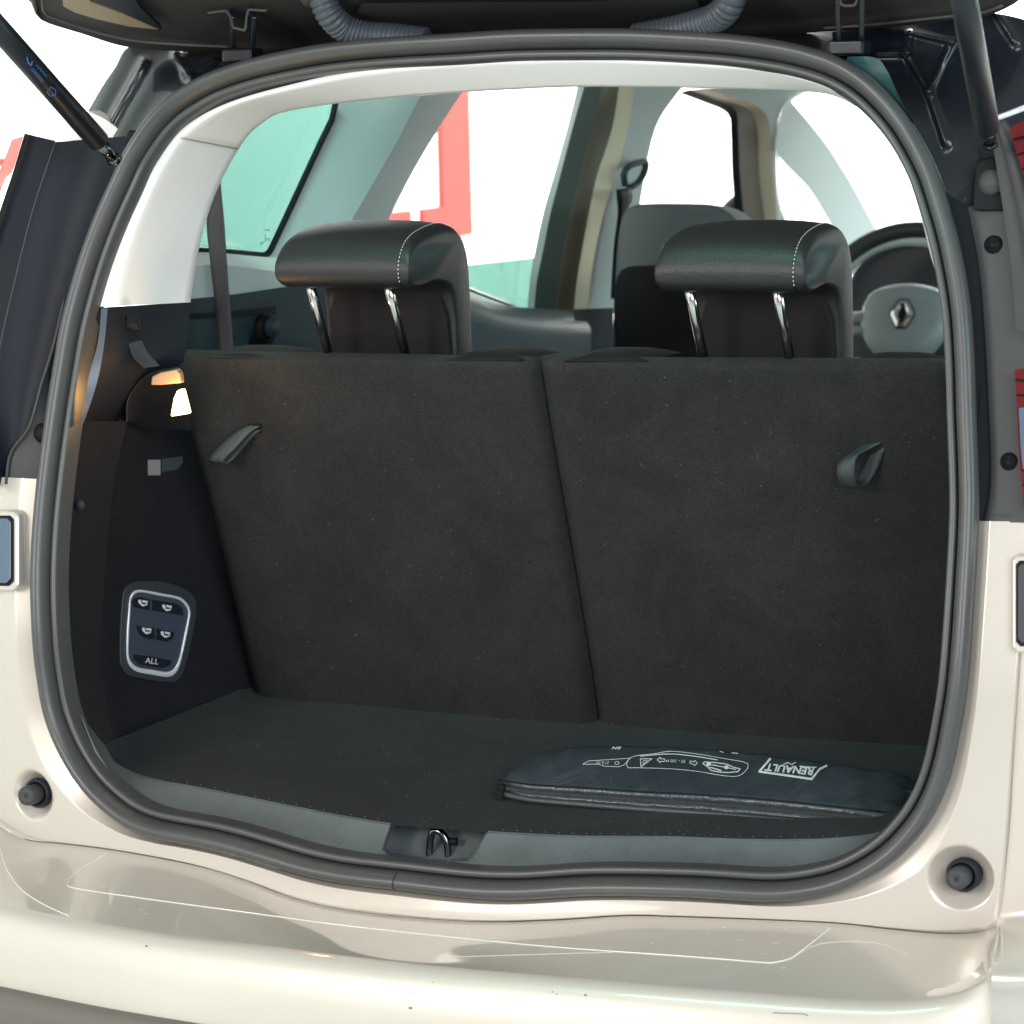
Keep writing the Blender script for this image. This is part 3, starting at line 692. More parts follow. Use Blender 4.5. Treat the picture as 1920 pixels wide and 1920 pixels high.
# boot lamp
lp = empty('boot_lamp', YP(336, 755, .18), parent=car); lo_ = lp.location.copy()
slab('lamp_lens', [YP(x, y, .172)-lo_ for x, y in [(340,729),(331,733),(325,747),(319,781),(352,776),(346,752)]], (0, .01, 0), M_lamp, lp, .002)
slab('lamp_hood', [YP(x, y, .168)-lo_ for x, y in [(284,706),(300,698),(331,692),(336,700),(339,718),(300,722),(282,722)]], (0, .01, 0), mat('hood_plastic_glow', (.30, .20, .13), .4), lp, .002)  # the lamp's warm glow is put into the hood colour
wt = bvh(niche)
def on_wall(px, py): 
    d = ray(px, py).normalized(); return wt.ray_cast(CAM, d)
h, nn, _, _ = on_wall(300, 1185)
if nn.dot(ray(300, 1185)) > 0: nn = -nn
def WP(x, y, l=0.0): return PL(x, y, h+nn*l, nn)
cp = empty('seat_control_panel', WP(298, 1185, .002), parent=car); co = cp.location.copy()
OUTP = [(241,1097),(260,1090),(312,1092),(350,1106),(366,1122),(369,1147),(361,1197),(347,1254),(335,1275),(319,1280),(250,1269),(232,1256),(226,1235),(227,1172),(232,1112)]
BZ = [(242,1122),(250,1109),(265,1106),(300,1112),(335,1119),(350,1130),(357,1145),(355,1166),(345,1216),(334,1255),(317,1269),(285,1265),(256,1259),(242,1247),(237,1229),(237,1185),(240,1147)]
slab('surround_plate', [WP(x, y, .004)-co for x, y in crc(OUTP, 60)], -nn*.004, M_plate2, cp, .0015)
bz = crc(BZ, 80); bc = (297, 1186)
inn = []
for (x, y) in bz:
    l = math.hypot(x-bc[0], y-bc[1]); w = 5.2+(4.5*max(0, (y-1230)/40) if y > 1230 else 0)
    inn.append((x-(x-bc[0])/l*w, y-(y-bc[1])/l*w))
rowsb = [[WP(x, y, .0045)-co for x, y in bz+[bz[0]]], [WP((x+u)/2, (y+v)/2, .0068)-co for (x, y), (u, v) in zip(bz+[bz[0]], inn+[inn[0]])], [WP(x, y, .0045)-co for x, y in inn+[inn[0]]]]
V, F = grid(rowsb); mk('bezel', V, F, M_satin, cp)
slab('button_plate', [WP(x, y, .0048)-co for x, y in inn], -nn*.002, M_plate, cp)
WPt = None
for poly, nm in (([(247,1128),(253,1121),(262,1119),(281,1123),(281,1144),(250,1138)], 'seat_button'), ([(284,1124),(330,1131),(342,1140),(345,1154),(284,1144)], 'seat_button'),
             ([(256,1173),(290,1178),(290,1199),(270,1195),(260,1186)], 'seat_button'), ([(292,1178),(328,1186),(325,1197),(315,1203),(292,1199)], 'seat_button'), ([(250,1227),(285,1231),(322,1238),(320,1247),(305,1253),(262,1246),(252,1237)], 'all_button')):
    b = slab(nm, [WP(x, y, .0065)-co for x, y in poly], -nn*.002, M_btn, cp, .0007)
def wpoly(name, polys, lift, material):
    V = []; F = []
    for poly in polys:
        tri = tessellate_polygon([[Vector((p[0], p[1], 0)) for p in poly]]); b = len(V)
        V += [WP(p[0], p[1], lift)-co for p in poly]; F += [tuple(b+i for i in t) for t in tri]
    return mk(name, V, F, material, cp, smooth=False)
for (cx, cy) in ((268, 1131), (313, 1140), (275, 1183), (310, 1190)):
    pol = [[(cx-9, cy-6), (cx-4, cy-6.5), (cx-2, cy-1), (cx-4, cy+3), (cx-8, cy)], [(cx-1, cy-6), (cx+9, cy-4), (cx+9, cy), (cx-1, cy-2)], [(cx-5, cy+1), (cx+5, cy+2), (cx+3, cy+6), (cx-3, cy+5)], [(cx+4, cy+1), (cx+9, cy+1.5), (cx+6, cy+5)]]
    wpoly('seat_icon', pol, .0067, M_print)
wpoly('button_lettering', glyphs('ALL', (285, 1240), (1, .13), (.13, -1), 15), .0067, M_print)
pl_ = bpy.data.lights.new('boot_bulb', 'POINT'); pl_.energy = .45; pl_.color = (1, .5, .16); pl_.shadow_soft_size = .01
po_ = bpy.data.objects.new('boot_bulb', pl_); COL.objects.link(po_); po_.location = YP(336, 752, .155)
# label on the niche wall
h2, n2, _, _ = on_wall(295, 875)
if n2.dot(ray(295, 875)) > 0: n2 = -n2
def W2(x, y, l=0.0): return PL(x, y, h2+n2*l, n2)
slab('side_label', [W2(x, y, .002) for x, y in [(279,862),(301,862),(301,891),(280,891)]], -n2*.002, M_label, niche)
slab('side_label', [W2(x, y, .002) for x, y in [(303,861),(342,855),(343,868),(332,880),(303,886)]], -n2*.002, M_dlabel, niche)
lathe('clip', [(0, .002), (.007, .002), (.008, 0)], S(150, 948, .03), (0, -1, 0), M_plastic, fr, 14)
# right boot side (hidden from here, closes the boot)
rs = [Vector((.565, .06+gz(z)*1.0, z)) for z in (.80, .9, 1.0, 1.1, 1.2, 1.3)]
rows = [rs, [p+Vector((-.03, .42, 0)) for p in rs]]
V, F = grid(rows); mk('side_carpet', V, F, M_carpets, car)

# ---- lint on the carpets
Vl = []; Fl = []
for tr_, (x0, x1, y0, y1), cnt in ((bvh(sbL), (380, 1000, 690, 1300), 60), (bvh(sbR), (1060, 1770, 700, 1380), 75), (ft, (320, 950, 1350, 1520), 45), (ft, (700, 1600, 1530, 1566), 40)):
    for _ in range(cnt):
        x = random.uniform(x0, x1); y = random.uniform(y0, y1); a = random.uniform(0, 6.28); L = random.choice((1, 1, 1.2, 1.2, 1.5, 2, 2.5, 6)); w = random.uniform(.3, .6) if L > 2 else random.uniform(.6, 1.1)
        for q in stroke([(x, y), (x+L*math.cos(a), y+L*math.sin(a))], w):
            P = [hit(tr_, u, v, .001) for u, v in q]
            if all(P): b = len(Vl); Vl += P; Fl.append((b, b+1, b+2, b+3))
for x, y in cr(CAR_L, 60)[6:-5]:
    if 725 < x < 925: continue
    P = [hit(ft, x+u, y-3+v, .001) for u, v in ((0,0),(3,0),(3,1.2),(0,1.2))]
    if all(P): b = len(Vl); Vl += P; Fl.append((b, b+1, b+2, b+3))
o = mk('lint', Vl, Fl, M_lint, car, smooth=False); o['kind'] = 'stuff'

# ================================================================== cabin, left side (mirrored for the right)
# quarter window
G = lambda name, pts, dx, mt, mir=True: [slab(name, [SD(x, y, dx) for x, y in pts], (-.004, 0, 0), mt, car)]+([slab(name, [Vector((-v.x, v.y, v.z)) for v in [SD(x, y, dx) for x, y in pts]], (.004, 0, 0), mt, car)] if mir else [])
G('quarter_glass', [(250,560),(350,473),(500,480),(512,472),(640,190),(300,190)], -.012, M_glass)
tube('glass_seal', [SD(x, y, .004) for x, y in [(360,470),(440,474),(492,479),(502,476),(508,468),(540,400),(600,270),(622,225),(630,190)]], .0045, M_blk, car, 8)
qt = loft('quarter_trim', [(640,184),(566,340),(507,474),(480,560)], [(790,178),(742,270),(690,360),(640,450),(600,560)], lambda x,y: SD(x,y,0), lambda x,y: SD(x,y,.06), M_liner2, car, 30, 10, mirror=True)
loft('quarter_trim', [(790,178),(742,270),(690,360),(640,450),(600,560)], [(868,172),(820,245),(770,330),(725,420),(690,500),(668,560)], lambda x,y: SD(x,y,.06), lambda x,y: SD(x,y,-.02), M_liner2, car, 30, 8, mirror=True)
loft('window_shelf', [(330,470),(400,470),(500,478),(620,480)], [(330,500),(420,497),(540,512),(640,515)], lambda x,y: SD(x,y,.0), lambda x,y: SD(x,y,.06), M_white, car, 24, 5, mirror=True)
loft('window_shelf', [(330,500),(420,497),(540,512),(640,515)], [(330,565),(440,554),(570,536),(700,530)], lambda x,y: SD(x,y,.06), lambda x,y: SD(x,y,.07), M_liner2, car, 24, 4, mirror=True)
lp_ = loft('side_panel', [(330,563),(440,552),(570,534),(720,528)], [(330,720),(440,720),(570,720),(720,720)], lambda x,y: SD(x,y,.085), lambda x,y: SD(x,y,.085), M_teald, car, 24, 8, mirror=True)
loft('panel_slot', [(355,588),(440,583),(517,574)], [(355,598),(440,595),(517,590)], lambda x,y: SD(x,y,.088), lambda x,y: SD(x,y,.088), M_blk, lp_, 20, 2)
lathe('cup_holder', [(0, .012), (.016, .012), (.018, .006), (.018, 0), (.030, 0), (.032, -.004)], SD(490, 614, .088), (1, -.25, 0), M_blk, lp_, 24)
lathe('cup_insert', [(0, .018), (.013, .018), (.015, .012)], SD(495, 612, .090), (1, -.25, 0), M_teald, lp_, 24)
tree = bvh([c for c in COL.objects if c.name == 'quarter_glass'][0])
decals('glass_marking', stroke([(494,432),(503,430),(505,434)], 1.2)+stroke([(497,440),(497,452),(503,446),(505,452)], 1.2)+stroke([(484,456),(494,453),(488,460)], 1.0), tree, M_greyp, qt, .0008)
# seat belt
b1 = loft('seat_belt', [(411,340),(402,370),(388,412),(392,470),(402,560),(411,660)], [(413,340),(416,372),(420,412),(424,470),(430,560),(438,660)], lambda x,y: YP(x,y,.50), lambda x,y: YP(x,y,.50), mat('belt_webbing', (.055,.052,.056), .5, bump=.6, bscale=500), car, 30, 4, solid=.0012)
# rear door: glass, frame, panel
G('door_glass', [(690,517),(870,498),(1005,483),(1005,590),(690,590)], -.05, M_glass)
loft('door_panel', [(640,520),(760,530),(870,546),(900,560),(950,573),(1000,578),(1078,582)], [(640,700),(760,700),(870,700),(900,700),(950,700),(1000,700),(1078,700)], lambda x,y: SD(x,y,.02), lambda x,y: SD(x,y,.05), M_door, car, 30, 10, bulge=lambda t: Vector((.03*math.sin(min(1,t*3)*math.pi/2), 0, 0)), mirror=True)
tube('belt_moulding', [SD(x, y, -.01) for x, y in cr([(800,525),(872,541),(900,551),(940,566),(965,575)], 20)], .004, M_chrome, car, 8)
loft('pillar_trim_lower', [(1074,580),(1080,620),(1080,700)], [(1150,577),(1150,620),(1150,700)], lambda x,y: SD(x,y,.045), lambda x,y: SD(x,y,.05), M_dblue, car, 12, 4, mirror=True)
def band(name, L, R, mt, dxa, dxb, n=30):
    return loft(name, L, R, lambda x,y: SD(x,y,dxa), lambda x,y: SD(x,y,dxb), mt, car, n, 4, mirror=True)
b0 = [(1083,160),(1066,230),(1052,280),(1035,340),(1018,400),(1003,470),(993,530),(988,590)]
b1_ = [(1096,160),(1076,230),(1063,280),(1050,330),(1032,400),(1018,470),(1006,530),(1001,590)]
b2_ = [(1130,160),(1111,230),(1100,280),(1088,330),(1070,400),(1056,470),(1046,530),(1041,590)]
b3_ = [(1161,160),(1150,230),(1136,280),(1119,330),(1104,400),(1091,470),(1081,530),(1075,590)]
b4_ = [(1191,160),(1180,230),(1168,280),(1154,330),(1132,400),(1116,470),(1107,530),(1101,590)]
b5_ = [(1282,160),(1240,218),(1222,265),(1211,320),(1199,390),(1188,470),(1170,530),(1150,590)]
M_seal0 = mat('window_seal_grey', (.42,.42,.42), .6)
band('door_frame_seal', b0, b1_, M_seal0, -.03, -.02)
band('door_frame', b1_, b2_, M_grgreen, -.02, .0)
band('door_frame', b2_, b3_, M_brown, -.012, .01)
band('pillar_seal', b3_, b4_, M_cream, .01, .03)
pt = band('pillar_trim', b4_, b5_, M_liner2, .03, .0)
# belt anchor on the pillar
tube('belt_loop', [SD(x, y, .05) for x, y in cr([(1172,346),(1170,325),(1182,310),(1208,303),(1211,312),(1205,330),(1193,345),(1180,352)], 24)], .006, M_teald, pt, 8)
loft('belt_anchor', [(1157,356),(1158,375),(1160,400),(1152,470),(1147,560)], [(1182,352),(1184,375),(1172,400),(1160,470),(1152,560)], lambda x,y: SD(x,y,.06), lambda x,y: SD(x,y,.06), M_blk, pt, 16, 3, solid=.004)
# front side window frame
f0 = [(1272,174),(1320,192),(1364,213),(1370,250),(1372,320),(1378,400),(1384,470)]
f1 = [(1292,168),(1340,186),(1378,205),(1384,250),(1387,320),(1394,400),(1400,470)]
f2 = [(1302,168),(1355,186),(1405,206),(1420,240),(1423,320),(1432,400),(1440,470)]
f3 = [(1318,165),(1370,180),(1425,202),(1444,235),(1449,320),(1456,400),(1462,470)]
f4 = [(1520,160),(1500,172),(1472,195),(1458,240),(1456,320),(1462,400),(1468,470)]
band('window_frame', f0, f1, M_blk, -.02, -.01); band('door_frame', f1, f2, M_brown, -.01, .0); band('pillar_seal', f2, f3, M_cream, .0, .02); band('a_pillar_trim', f3, f4, M_liner, .02, .02)
f5 = [(1528,162),(1508,175),(1483,192),(1466,240),(1461,290),(1465,400)]
band('pillar_edge', [(1520,160),(1500,172),(1472,195),(1458,240),(1456,290),(1462,400)], f5, M_white, .022, .022)
band('windscreen_pillar', [(1480,190),(1464,235),(1457,287),(1513,350),(1545,400),(1563,433),(1600,520)], [(1482,188),(1530,245),(1560,285),(1600,350),(1630,405),(1650,443),(1700,540)], mat('pillar_light', (.62,.70,.70), .6), .03, .03)
G('quarter_light', [(1460,292),(1513,352),(1565,436),(1600,520),(1460,520)], .01, M_glassc)
# roof, windscreen, floor of the cabin
mk('headliner', [(-.50,.34,1.632),(.50,.34,1.632),(.60,2.6,1.645),(-.60,2.6,1.645),(-.55,3.0,1.60),(.55,3.0,1.60)], [(0,1,2,3),(3,2,5,4)], M_liner, car, smooth=False, solid=.02)
mk('roof_panel', [(-.50,.34,1.655),(.50,.34,1.655),(.62,2.8,1.668),(-.62,2.8,1.668)], [(0,1,2,3)], M_beige, car, smooth=False, solid=.02)
mk('windscreen', [(-.60,2.95,1.61),(.60,2.95,1.61),(.70,4.0,1.08),(-.70,4.0,1.08)], [(0,1,2,3)], M_glassc, car, smooth=False)
for sx in (-1, 1):
    mk('outer_side', [(sx*.80,.35,.30),(sx*.88,1.0,.30),(sx*.90,3.9,.30),(sx*.90,3.9,1.0),(sx*.88,1.0,1.05),(sx*.78,.28,1.10)], [(0,1,2,3,4,5)], M_beige, car, smooth=False, solid=.02)
mk('cabin_floor', [(-.8,.5,.45),(.8,.5,.45),(.8,4.0,.40),(-.8,4.0,.40)], [(0,1,2,3)], M_blk, car, smooth=False)
box('second_row_seat', (0, 1.15, .91), (1.30, .16, .50), M_leather, car, .04)
box('dashboard', (0, 3.35, .92), (1.42, .75, .40), M_dashl, car, .06)
# door mirror seen through the front side window
lathe('door_mirror', [(0, .05), (.045, .045), (.07, .02), (.075, 0), (.065, -.04), (0, -.06)], SD(1408, 425, -.16), (.2, -1, .1), M_blk, car, 24)
# front seat
fs = empty('front_seat', (-.40, 1.9, .5), parent=car); fo = fs.location.copy()
def fseat(name, poly, Y, depth, mt, bev, yoff=0):
    return slab(name, [YP(x, y, Y)-fo for x, y in crc(poly, 60)], (0, depth, -.01), mt, fs, bev)
fseat('seat_head', [(1147,800),(1146,640),(1150,540),(1156,450),(1164,405),(1178,386),(1215,381),(1300,381),(1335,384),(1362,397),(1386,420),(1402,450),(1412,560),(1416,700),(1416,800)], 1.85, .10, M_seatg, .028)
fseat('seat_shell', [(1150,800),(1150,650),(1148,580),(1152,525),(1163,503),(1185,496),(1260,494),(1340,496),(1368,504),(1380,530),(1388,620),(1390,800)], 1.843, .02, M_blk, .008)
# steering wheel
sw = empty('steering_wheel', YP(1700, 600, 2.55), parent=car); swo = sw.location.copy()
ax = Vector((0.05, -math.cos(.42), math.sin(.42))).normalized(); su = Vector((1, 0.05, 0)); su = (su-ax*su.dot(ax)).normalized(); sv = ax.cross(su)
if sv.z < 0: sv = -sv
pts = [(su*math.cos(a)+sv*math.sin(a))*.178 for a in [2*math.pi*i/64 for i in range(65)]]
tube('wheel_rim', pts, .0155, mat('wheel_leather', (.022,.028,.028), .5), sw, 14, cap=False)
hub = [(-.082,.02),(-.07,.048),(-.04,.062),(0,.067),(.04,.062),(.07,.048),(.082,.02),(.078,-.03),(.05,-.07),(0,-.085),(-.05,-.07),(-.078,-.03)]
rows = []
for k_, h_ in ((1, 0), (1.0, .012), (.93, .022), (.75, .029), (.45, .033), (.02, .034)):
    rows.append([(su*x*k_+sv*y*k_+ax*h_) for x, y in crc(hub, 40)]); rows[-1].append(rows[-1][0])
V, F = grid(rows); hb = mk('airbag_cover', V, F, M_hub, sw)
D = [(0,.027),(.012,.022),(.020,.004),(.020,-.004),(.012,-.022),(0,-.027),(-.012,-.022),(-.020,-.004),(-.020,.004),(-.012,.022)]
Do = [(0,.030),(.0225,0),(0,-.030),(-.0225,0)]; Di = [(0,.0165),(.0095,0),(0,-.0165),(-.0095,0)]
def diamond(sc): return [su*x*sc+sv*y*sc for x, y in Do]
hexo = [(-.008,.026),(.008,.026),(.021,.004),(.021,-.004),(.008,-.026),(-.008,-.026),(-.021,-.004),(-.021,.004)]
slab('emblem_base', [su*x*1.12+sv*y*1.12+ax*.036 for x, y in hexo], -ax*.006, M_blk, sw, .001)
rows = [[su*x+sv*y+ax*.036 for x, y in hexo+[hexo[0]]], [su*x*.68+sv*y*.72+ax*.041 for x, y in hexo+[hexo[0]]], [su*x*.36+sv*y*.50+ax*.036 for x, y in hexo+[hexo[0]]]]
V, F = grid(rows); mk('emblem', V, F, M_chrome, sw, smooth=False)
for sgn in (-1, 1):
    for yy in (.005, -.022):
        tube('spoke', [su*sgn*.07+sv*yy+ax*.004, su*sgn*.12+sv*(yy-.002)+ax*.002, su*sgn*.172+sv*(yy-.004)], .0095, M_dashl, sw, 10)
tube('spoke', [sv*-.07, sv*-.172], .014, M_blk, sw, 10)
ih = empty('instrument_cluster', YP(1715, 560, 2.85), parent=car)
tube('cluster_hood', [Vector((math.cos(a)*.15, -.02, math.sin(a)*.115)) for a in [math.pi*i/30 for i in range(31)]], .012, M_dashl, ih, 10)
slab('display', [Vector((math.cos(a)*.145, .02, math.sin(a)*.11)) for a in [math.pi*i/24 for i in range(25)]]+[Vector((-.145,.02,-.12)), Vector((.145,.02,-.12))], (0,.02,0), M_btn, ih)

# ================================================================== tailgate, raised
tg = empty('tailgate', (0, .12, 1.68), parent=car); to = tg.location.copy()
TN = Vector((0, -.40, -.92)).normalized()
def TG(x, y, d=0.0): return PL(x, y, Vector((0, .270, 1.672))-TN*d, TN)-to
lipL = [(64,-60),(68,0),(72,26),(86,38),(110,47),(160,62),(240,86),(333,94),(433,101),(560,104),(760,100),(960,95),(1160,85),(1400,72),(1540,58),(1639,53),(1777,37),(1837,31),(1876,20),(1912,0),(1950,-40)]
edge = [TG(x, y) for x, y in cr(lipL, 120)]
back = [Vector((p.x*.96, p.y-.26, p.z+.26*.435)) for p in edge]
# inner lining: strips from the hinge edge outwards
rows = [[p+Vector((0, .02, .05)) for p in edge], [p+Vector((0, .008, .012)) for p in edge], edge, [p+Vector((0, -.006, -.001)) for p in edge], [p.lerp(q, .06)+Vector((0, 0, .004)) for p, q in zip(edge, back)], [p.lerp(q, .09)+Vector((0, 0, .006)) for p, q in zip(edge, back)]]
rows += [[p.lerp(q, t)+Vector((0, 0, .006)) for p, q in zip(edge, back)] for t in (.2, .4, .6, .8, 1)]
V, F = grid(rows); lin_ = mk('tailgate_lining', V, F, M_tgp, tg)
# rest of the door: side frames, window, lower panel
yb0 = edge[60].y-.26; zb0 = edge[60].z+.26*.435
def TGP(x, s): return Vector((x, -.15-s*.92, .12+s*.40))
mk('rear_window', [TGP(-.50,.02), TGP(.50,.02), TGP(.56,.42), TGP(-.56,.42)], [(0,1,2,3)], M_glass, tg, smooth=False)
for sx in (-1, 1):
    mk('window_frame', [TGP(sx*.50,-.05), TGP(sx*.66,-.05), TGP(sx*.72,.9), TGP(sx*.56,.9)], [(0,1,2,3)], M_tgp, tg, smooth=False, solid=.03)
mk('door_lining', [TGP(-.58,.42), TGP(.58,.42), TGP(.58,1.0), TGP(-.58,1.0)], [(0,1,2,3)], M_tgp, tg, smooth=False, solid=.06)
# recess pocket seen at the left corner
slab('lining_pocket', [TG(x, y, -.002) for x, y in [(114,-30),(118,12),(140,24),(180,36),(240,50),(296,56),(230,26),(170,4),(160,-30)]], -TN*.002, mat('pocket_tan', (.30,.22,.13), .5), tg, .001)
slab('lining_rib', [TG(x, y, -.006) for x, y in [(170,-30),(172,2),(232,26),(302,57),(300,50),(262,12),(240,-30)]], -TN*.004, M_navy, tg, .001)
tube('lining_edge', [TG(x, y, -.004) for x, y in cr([(80,0),(84,24),(120,40),(180,60),(250,76),(330,83),(430,88)], 40)], .0018, M_plasticg, tg, 8)
tube('lining_edge', [TG(x, y, -.004) for x, y in cr([(1545,53),(1639,46),(1777,31),(1837,25),(1880,10)], 30)], .0018, M_plasticg, tg, 8)
# dark hollow above the seal, between the hoses
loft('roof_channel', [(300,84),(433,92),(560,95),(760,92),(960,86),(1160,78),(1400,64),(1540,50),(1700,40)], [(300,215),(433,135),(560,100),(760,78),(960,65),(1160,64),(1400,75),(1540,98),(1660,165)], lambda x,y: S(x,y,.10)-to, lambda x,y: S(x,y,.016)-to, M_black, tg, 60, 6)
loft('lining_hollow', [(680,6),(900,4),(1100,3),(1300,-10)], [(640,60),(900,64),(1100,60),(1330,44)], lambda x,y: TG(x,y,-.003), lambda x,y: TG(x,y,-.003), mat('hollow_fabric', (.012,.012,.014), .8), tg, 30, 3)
# hinges
def hinge(x1, x2, ytop, ybot, U):
    hg = empty('hinge', S(x1, ybot, .0), parent=car); ho = hg.location.copy()
    for x in (x1, x2):
        a = S(x, ytop, -.03)-ho; b = S(x+(3 if x == x1 else -2), ybot, .02)-ho
        d = (b-a); L = d.length; q = d.to_track_quat('Z', 'Y').to_matrix()
        box('hinge_arm', (a+b)/2, (.0055, .022, L), M_black, hg, .001, q)
    box('hinge_foot', (S(x1, ybot-6, .01)+S(x2, ybot-6, .01))/2-ho, (.04, .03, .016), M_black, hg, .003)
    tube('hinge_bracket', [S(x, y, -.034)-ho for x, y in lin(U, 30)], .0018, M_plasticg, hg, 8)
    return hg
hinge(435, 475, 22, 110, [(390,24),(425,20),(432,30),(438,52),(460,57),(463,30),(466,18),(500,20)])
hinge(1571, 1616, -10, 96, [(1575,-10),(1577,8),(1585,11),(1602,10),(1606,4),(1606,-10)])
# corrugated hoses
def hose(px, y0):
    P = [Vector(p) for p in cr([tuple(S(x, y, o_)) for x, y, o_ in px], 200)]
    n = 26
    h_ = tube('wiring_hose', P, .016, M_hose, tg, 18, radf=lambda t: .0140+.0026*abs(math.sin(t*math.pi*n))**.6)
    for v in h_.data.vertices: v.co -= to
    g = lathe('hose_grommet', [(.0, .004), (.020, .004), (.026, .001), (.028, -.006)], P[0]-to, (P[1]-P[0]).normalized(), M_plasticg, tg, 28)
hose([(606,-8,-.045),(610,10,-.045),(622,32,-.035),(646,53,-.015),(686,66,.0),(736,70,.008),(800,78,.012)], 0)
hose([(1374,-28,-.045),(1371,-4,-.045),(1360,18,-.035),(1337,36,-.015),(1292,50,.0),(1242,62,.008),(1190,72,.012)], 0)
# gas struts
def strut(base, top, Yb, Yt, mt_text=None):
    g = empty('gas_strut', YP(*base, Yb), parent=car); go = g.location.copy()
    a = Vector((0, 0, 0)); b = YP(*top, Yt)-go
    d = (b-a).normalized()
    cyl = tube('strut_cylinder', [a+d*.035, a+d*.037, a+(b-a)*.5, b], .0128, mat('strut_paint', (.010, .012, .017), .38), g, 20, radf=lambda t: .0128 if t > .0 else .0105)
    tube('strut_end', [a, a+d*.036], .0075, M_dchrome, g, 12)
    lathe('ball_joint', [(0, -.008), (.006, -.007), (.009, 0), (.006, .007), (0, .008)], a, (1, 0, .2), M_dchrome, g, 16)
    return cyl, go
c1, go1 = strut((214, 298), (-130, -90), .125, -.20)
c2, go2 = strut((1856, 268), (1786, -120), .125, -.24)
for (cc, gg, ax_, O_) in ((c1, go1, None, None),):
    V_ = [v.co+gg for v in cc.data.vertices]; t_ = BVHTree.FromPolygons(V_, [tuple(p.vertices) for p in cc.data.polygons])
    dx, dy = (214+130)/math.hypot(344, 388), (298+90)/math.hypot(344, 388)
    pol = []
    for u_, n_, a_ in ((8, 9, 3.2), (-1, 16, 1.6), (-4.5, 14, 1.3)):
        q0 = (70+dy*u_*.9-dx*14, 138-dx*u_*.9-dy*14); pol += stroke([(q0[0]+dx*k_*34/n_+dy*a_*(k_ % 2), q0[1]+dy*k_*34/n_-dx*a_*(k_ % 2)) for k_ in range(n_)], .9)
    pol += stroke([(88,172),(95,163),(104,168),(104,177),(94,180)], 1.2, True)+stroke([(50,107),(53,118),(58,122),(60,115)], 2.4)
    o_ = decals('strut_lettering', pol, t_, M_bluep, cc, .0005)
    if o_:
        for v in o_.data.vertices: v.co -= gg
# ball bracket beside the left strut
slab('strut_bracket', [S(x, y, -.0) for x, y in [(240,243),(262,248),(250,275),(240,295),(226,290),(232,262)]], (0, .01, 0), M_blk, car, .003)

adopt()

# ================================================================== the bag
bag = empty('warning_kit_bag', FLR(1300, 1500), 'flat black zipped nylon bag with white print lying in the boot', 'bag')
bo = bag.location.copy()
Fp = [(944,1492),(1000,1500),(1100,1509),(1200,1517),(1300,1524),(1400,1532),(1500,1542),(1600,1550),(1655,1553)]
Tp = [(934,1462),(1000,1471),(1100,1477),(1200,1484),(1300,1489),(1400,1496),(1500,1505),(1600,1516),(1652,1521)]
Kp = [(958,1436),(1010,1412),(1090,1401),(1190,1400),(1300,1402),(1400,1412),(1500,1425),(1620,1440),(1700,1450)]
NB = 90
f2_, t2_, k2_ = cr(Fp, NB), cr(Tp, NB), cr(Kp, NB)
Fb = [FLR(x, y, .002) for x, y in f2_]
Tb = [PL(x, y, (0, f.y+.004, 0), (0, 1, 0)) for (x, y), f in zip(t2_, Fb)]
HK = .036
Kb = []
for i, (x, y) in enumerate(k2_):
    s = i/(NB-1); h_ = HK*(.55+.45*min(1, s*6))*(1-.25*max(0, (s-.9)/.1)); Kb.append(FLR(x, y, h_))
sec = []
for i in range(NB):
    F_, T_, K_ = Fb[i], Tb[i], Kb[i]; s = i/(NB-1)
    w = .0015*math.sin(s*37)+.001*math.sin(s*83+1)
    pts = [F_+Vector((0, .006, 0)), F_+Vector((0, -.003, .004)), F_.lerp(T_, .42)+Vector((0, -.001+w*.3, 0)), F_.lerp(T_, .50)+Vector((0, .0015, 0)), F_.lerp(T_, .58)+Vector((0, .0012, 0)), F_.lerp(T_, .66)+Vector((0, -.001, 0)), F_.lerp(T_, .9)+Vector((0, -.0015, 0)), T_, T_.lerp(K_, .04)+Vector((0, 0, .001))]
    for q in (.12, .25, .4, .55, .7, .85, .94, 1.0):
        pts.append(T_.lerp(K_, q)+Vector((0, 0, .006*math.sin(q*math.pi)*(.6+.4*math.sin(s*9))+w*math.sin(q*5+s*20))))
    pts.append(K_+Vector((0, .008, -.008))); pts.append(K_+Vector((0, .010, -HK+.004)))
    if s > .93 or s < .05:
        e = (s-.93)/.07 if s > .93 else (.05-s)/.05; c = (F_+K_)/2; c.z = (T_.z+F_.z)/2
        pts = [c.lerp(p, math.sqrt(max(0, 1-e*e*.8))) if s < .05 else p+Vector((.002*math.sin(j*1.7+i*.9), 0, -.003*e*abs(math.sin(j*2.1)))) for j, p in enumerate(pts)]
    sec.append(pts)
V, F = grid([[p-bo for p in r] for r in sec]); nn_ = len(sec[0])
F.append(tuple(range(nn_))); 
# crumpled right end
endc = sec[-1]; e1 = [p.lerp(sum(endc, Vector())/len(endc), .35)+Vector((.018+.006*math.sin(j*2.2), 0, -.002)) for j, p in enumerate(endc)]
base = len(V); V += [p-bo for p in e1]
for j in range(nn_-1): F.append(((NB-1)*nn_+j, (NB-1)*nn_+j+1, base+j+1, base+j))
F.append(tuple(base+j for j in range(nn_)))
body = mk('bag_body', V, F, M_bag, bag)
tube('piping', [FLR(x, y, .004)+Vector((0, -.004, .001))-bo for x, y in cr([(950,1490)]+Fp[1:], 90)], .0032, M_bags, bag, 10)
tube('piping', [p+Vector((0, -.0006, .0))-bo for p in Tb], .0010, M_blk, bag, 8)
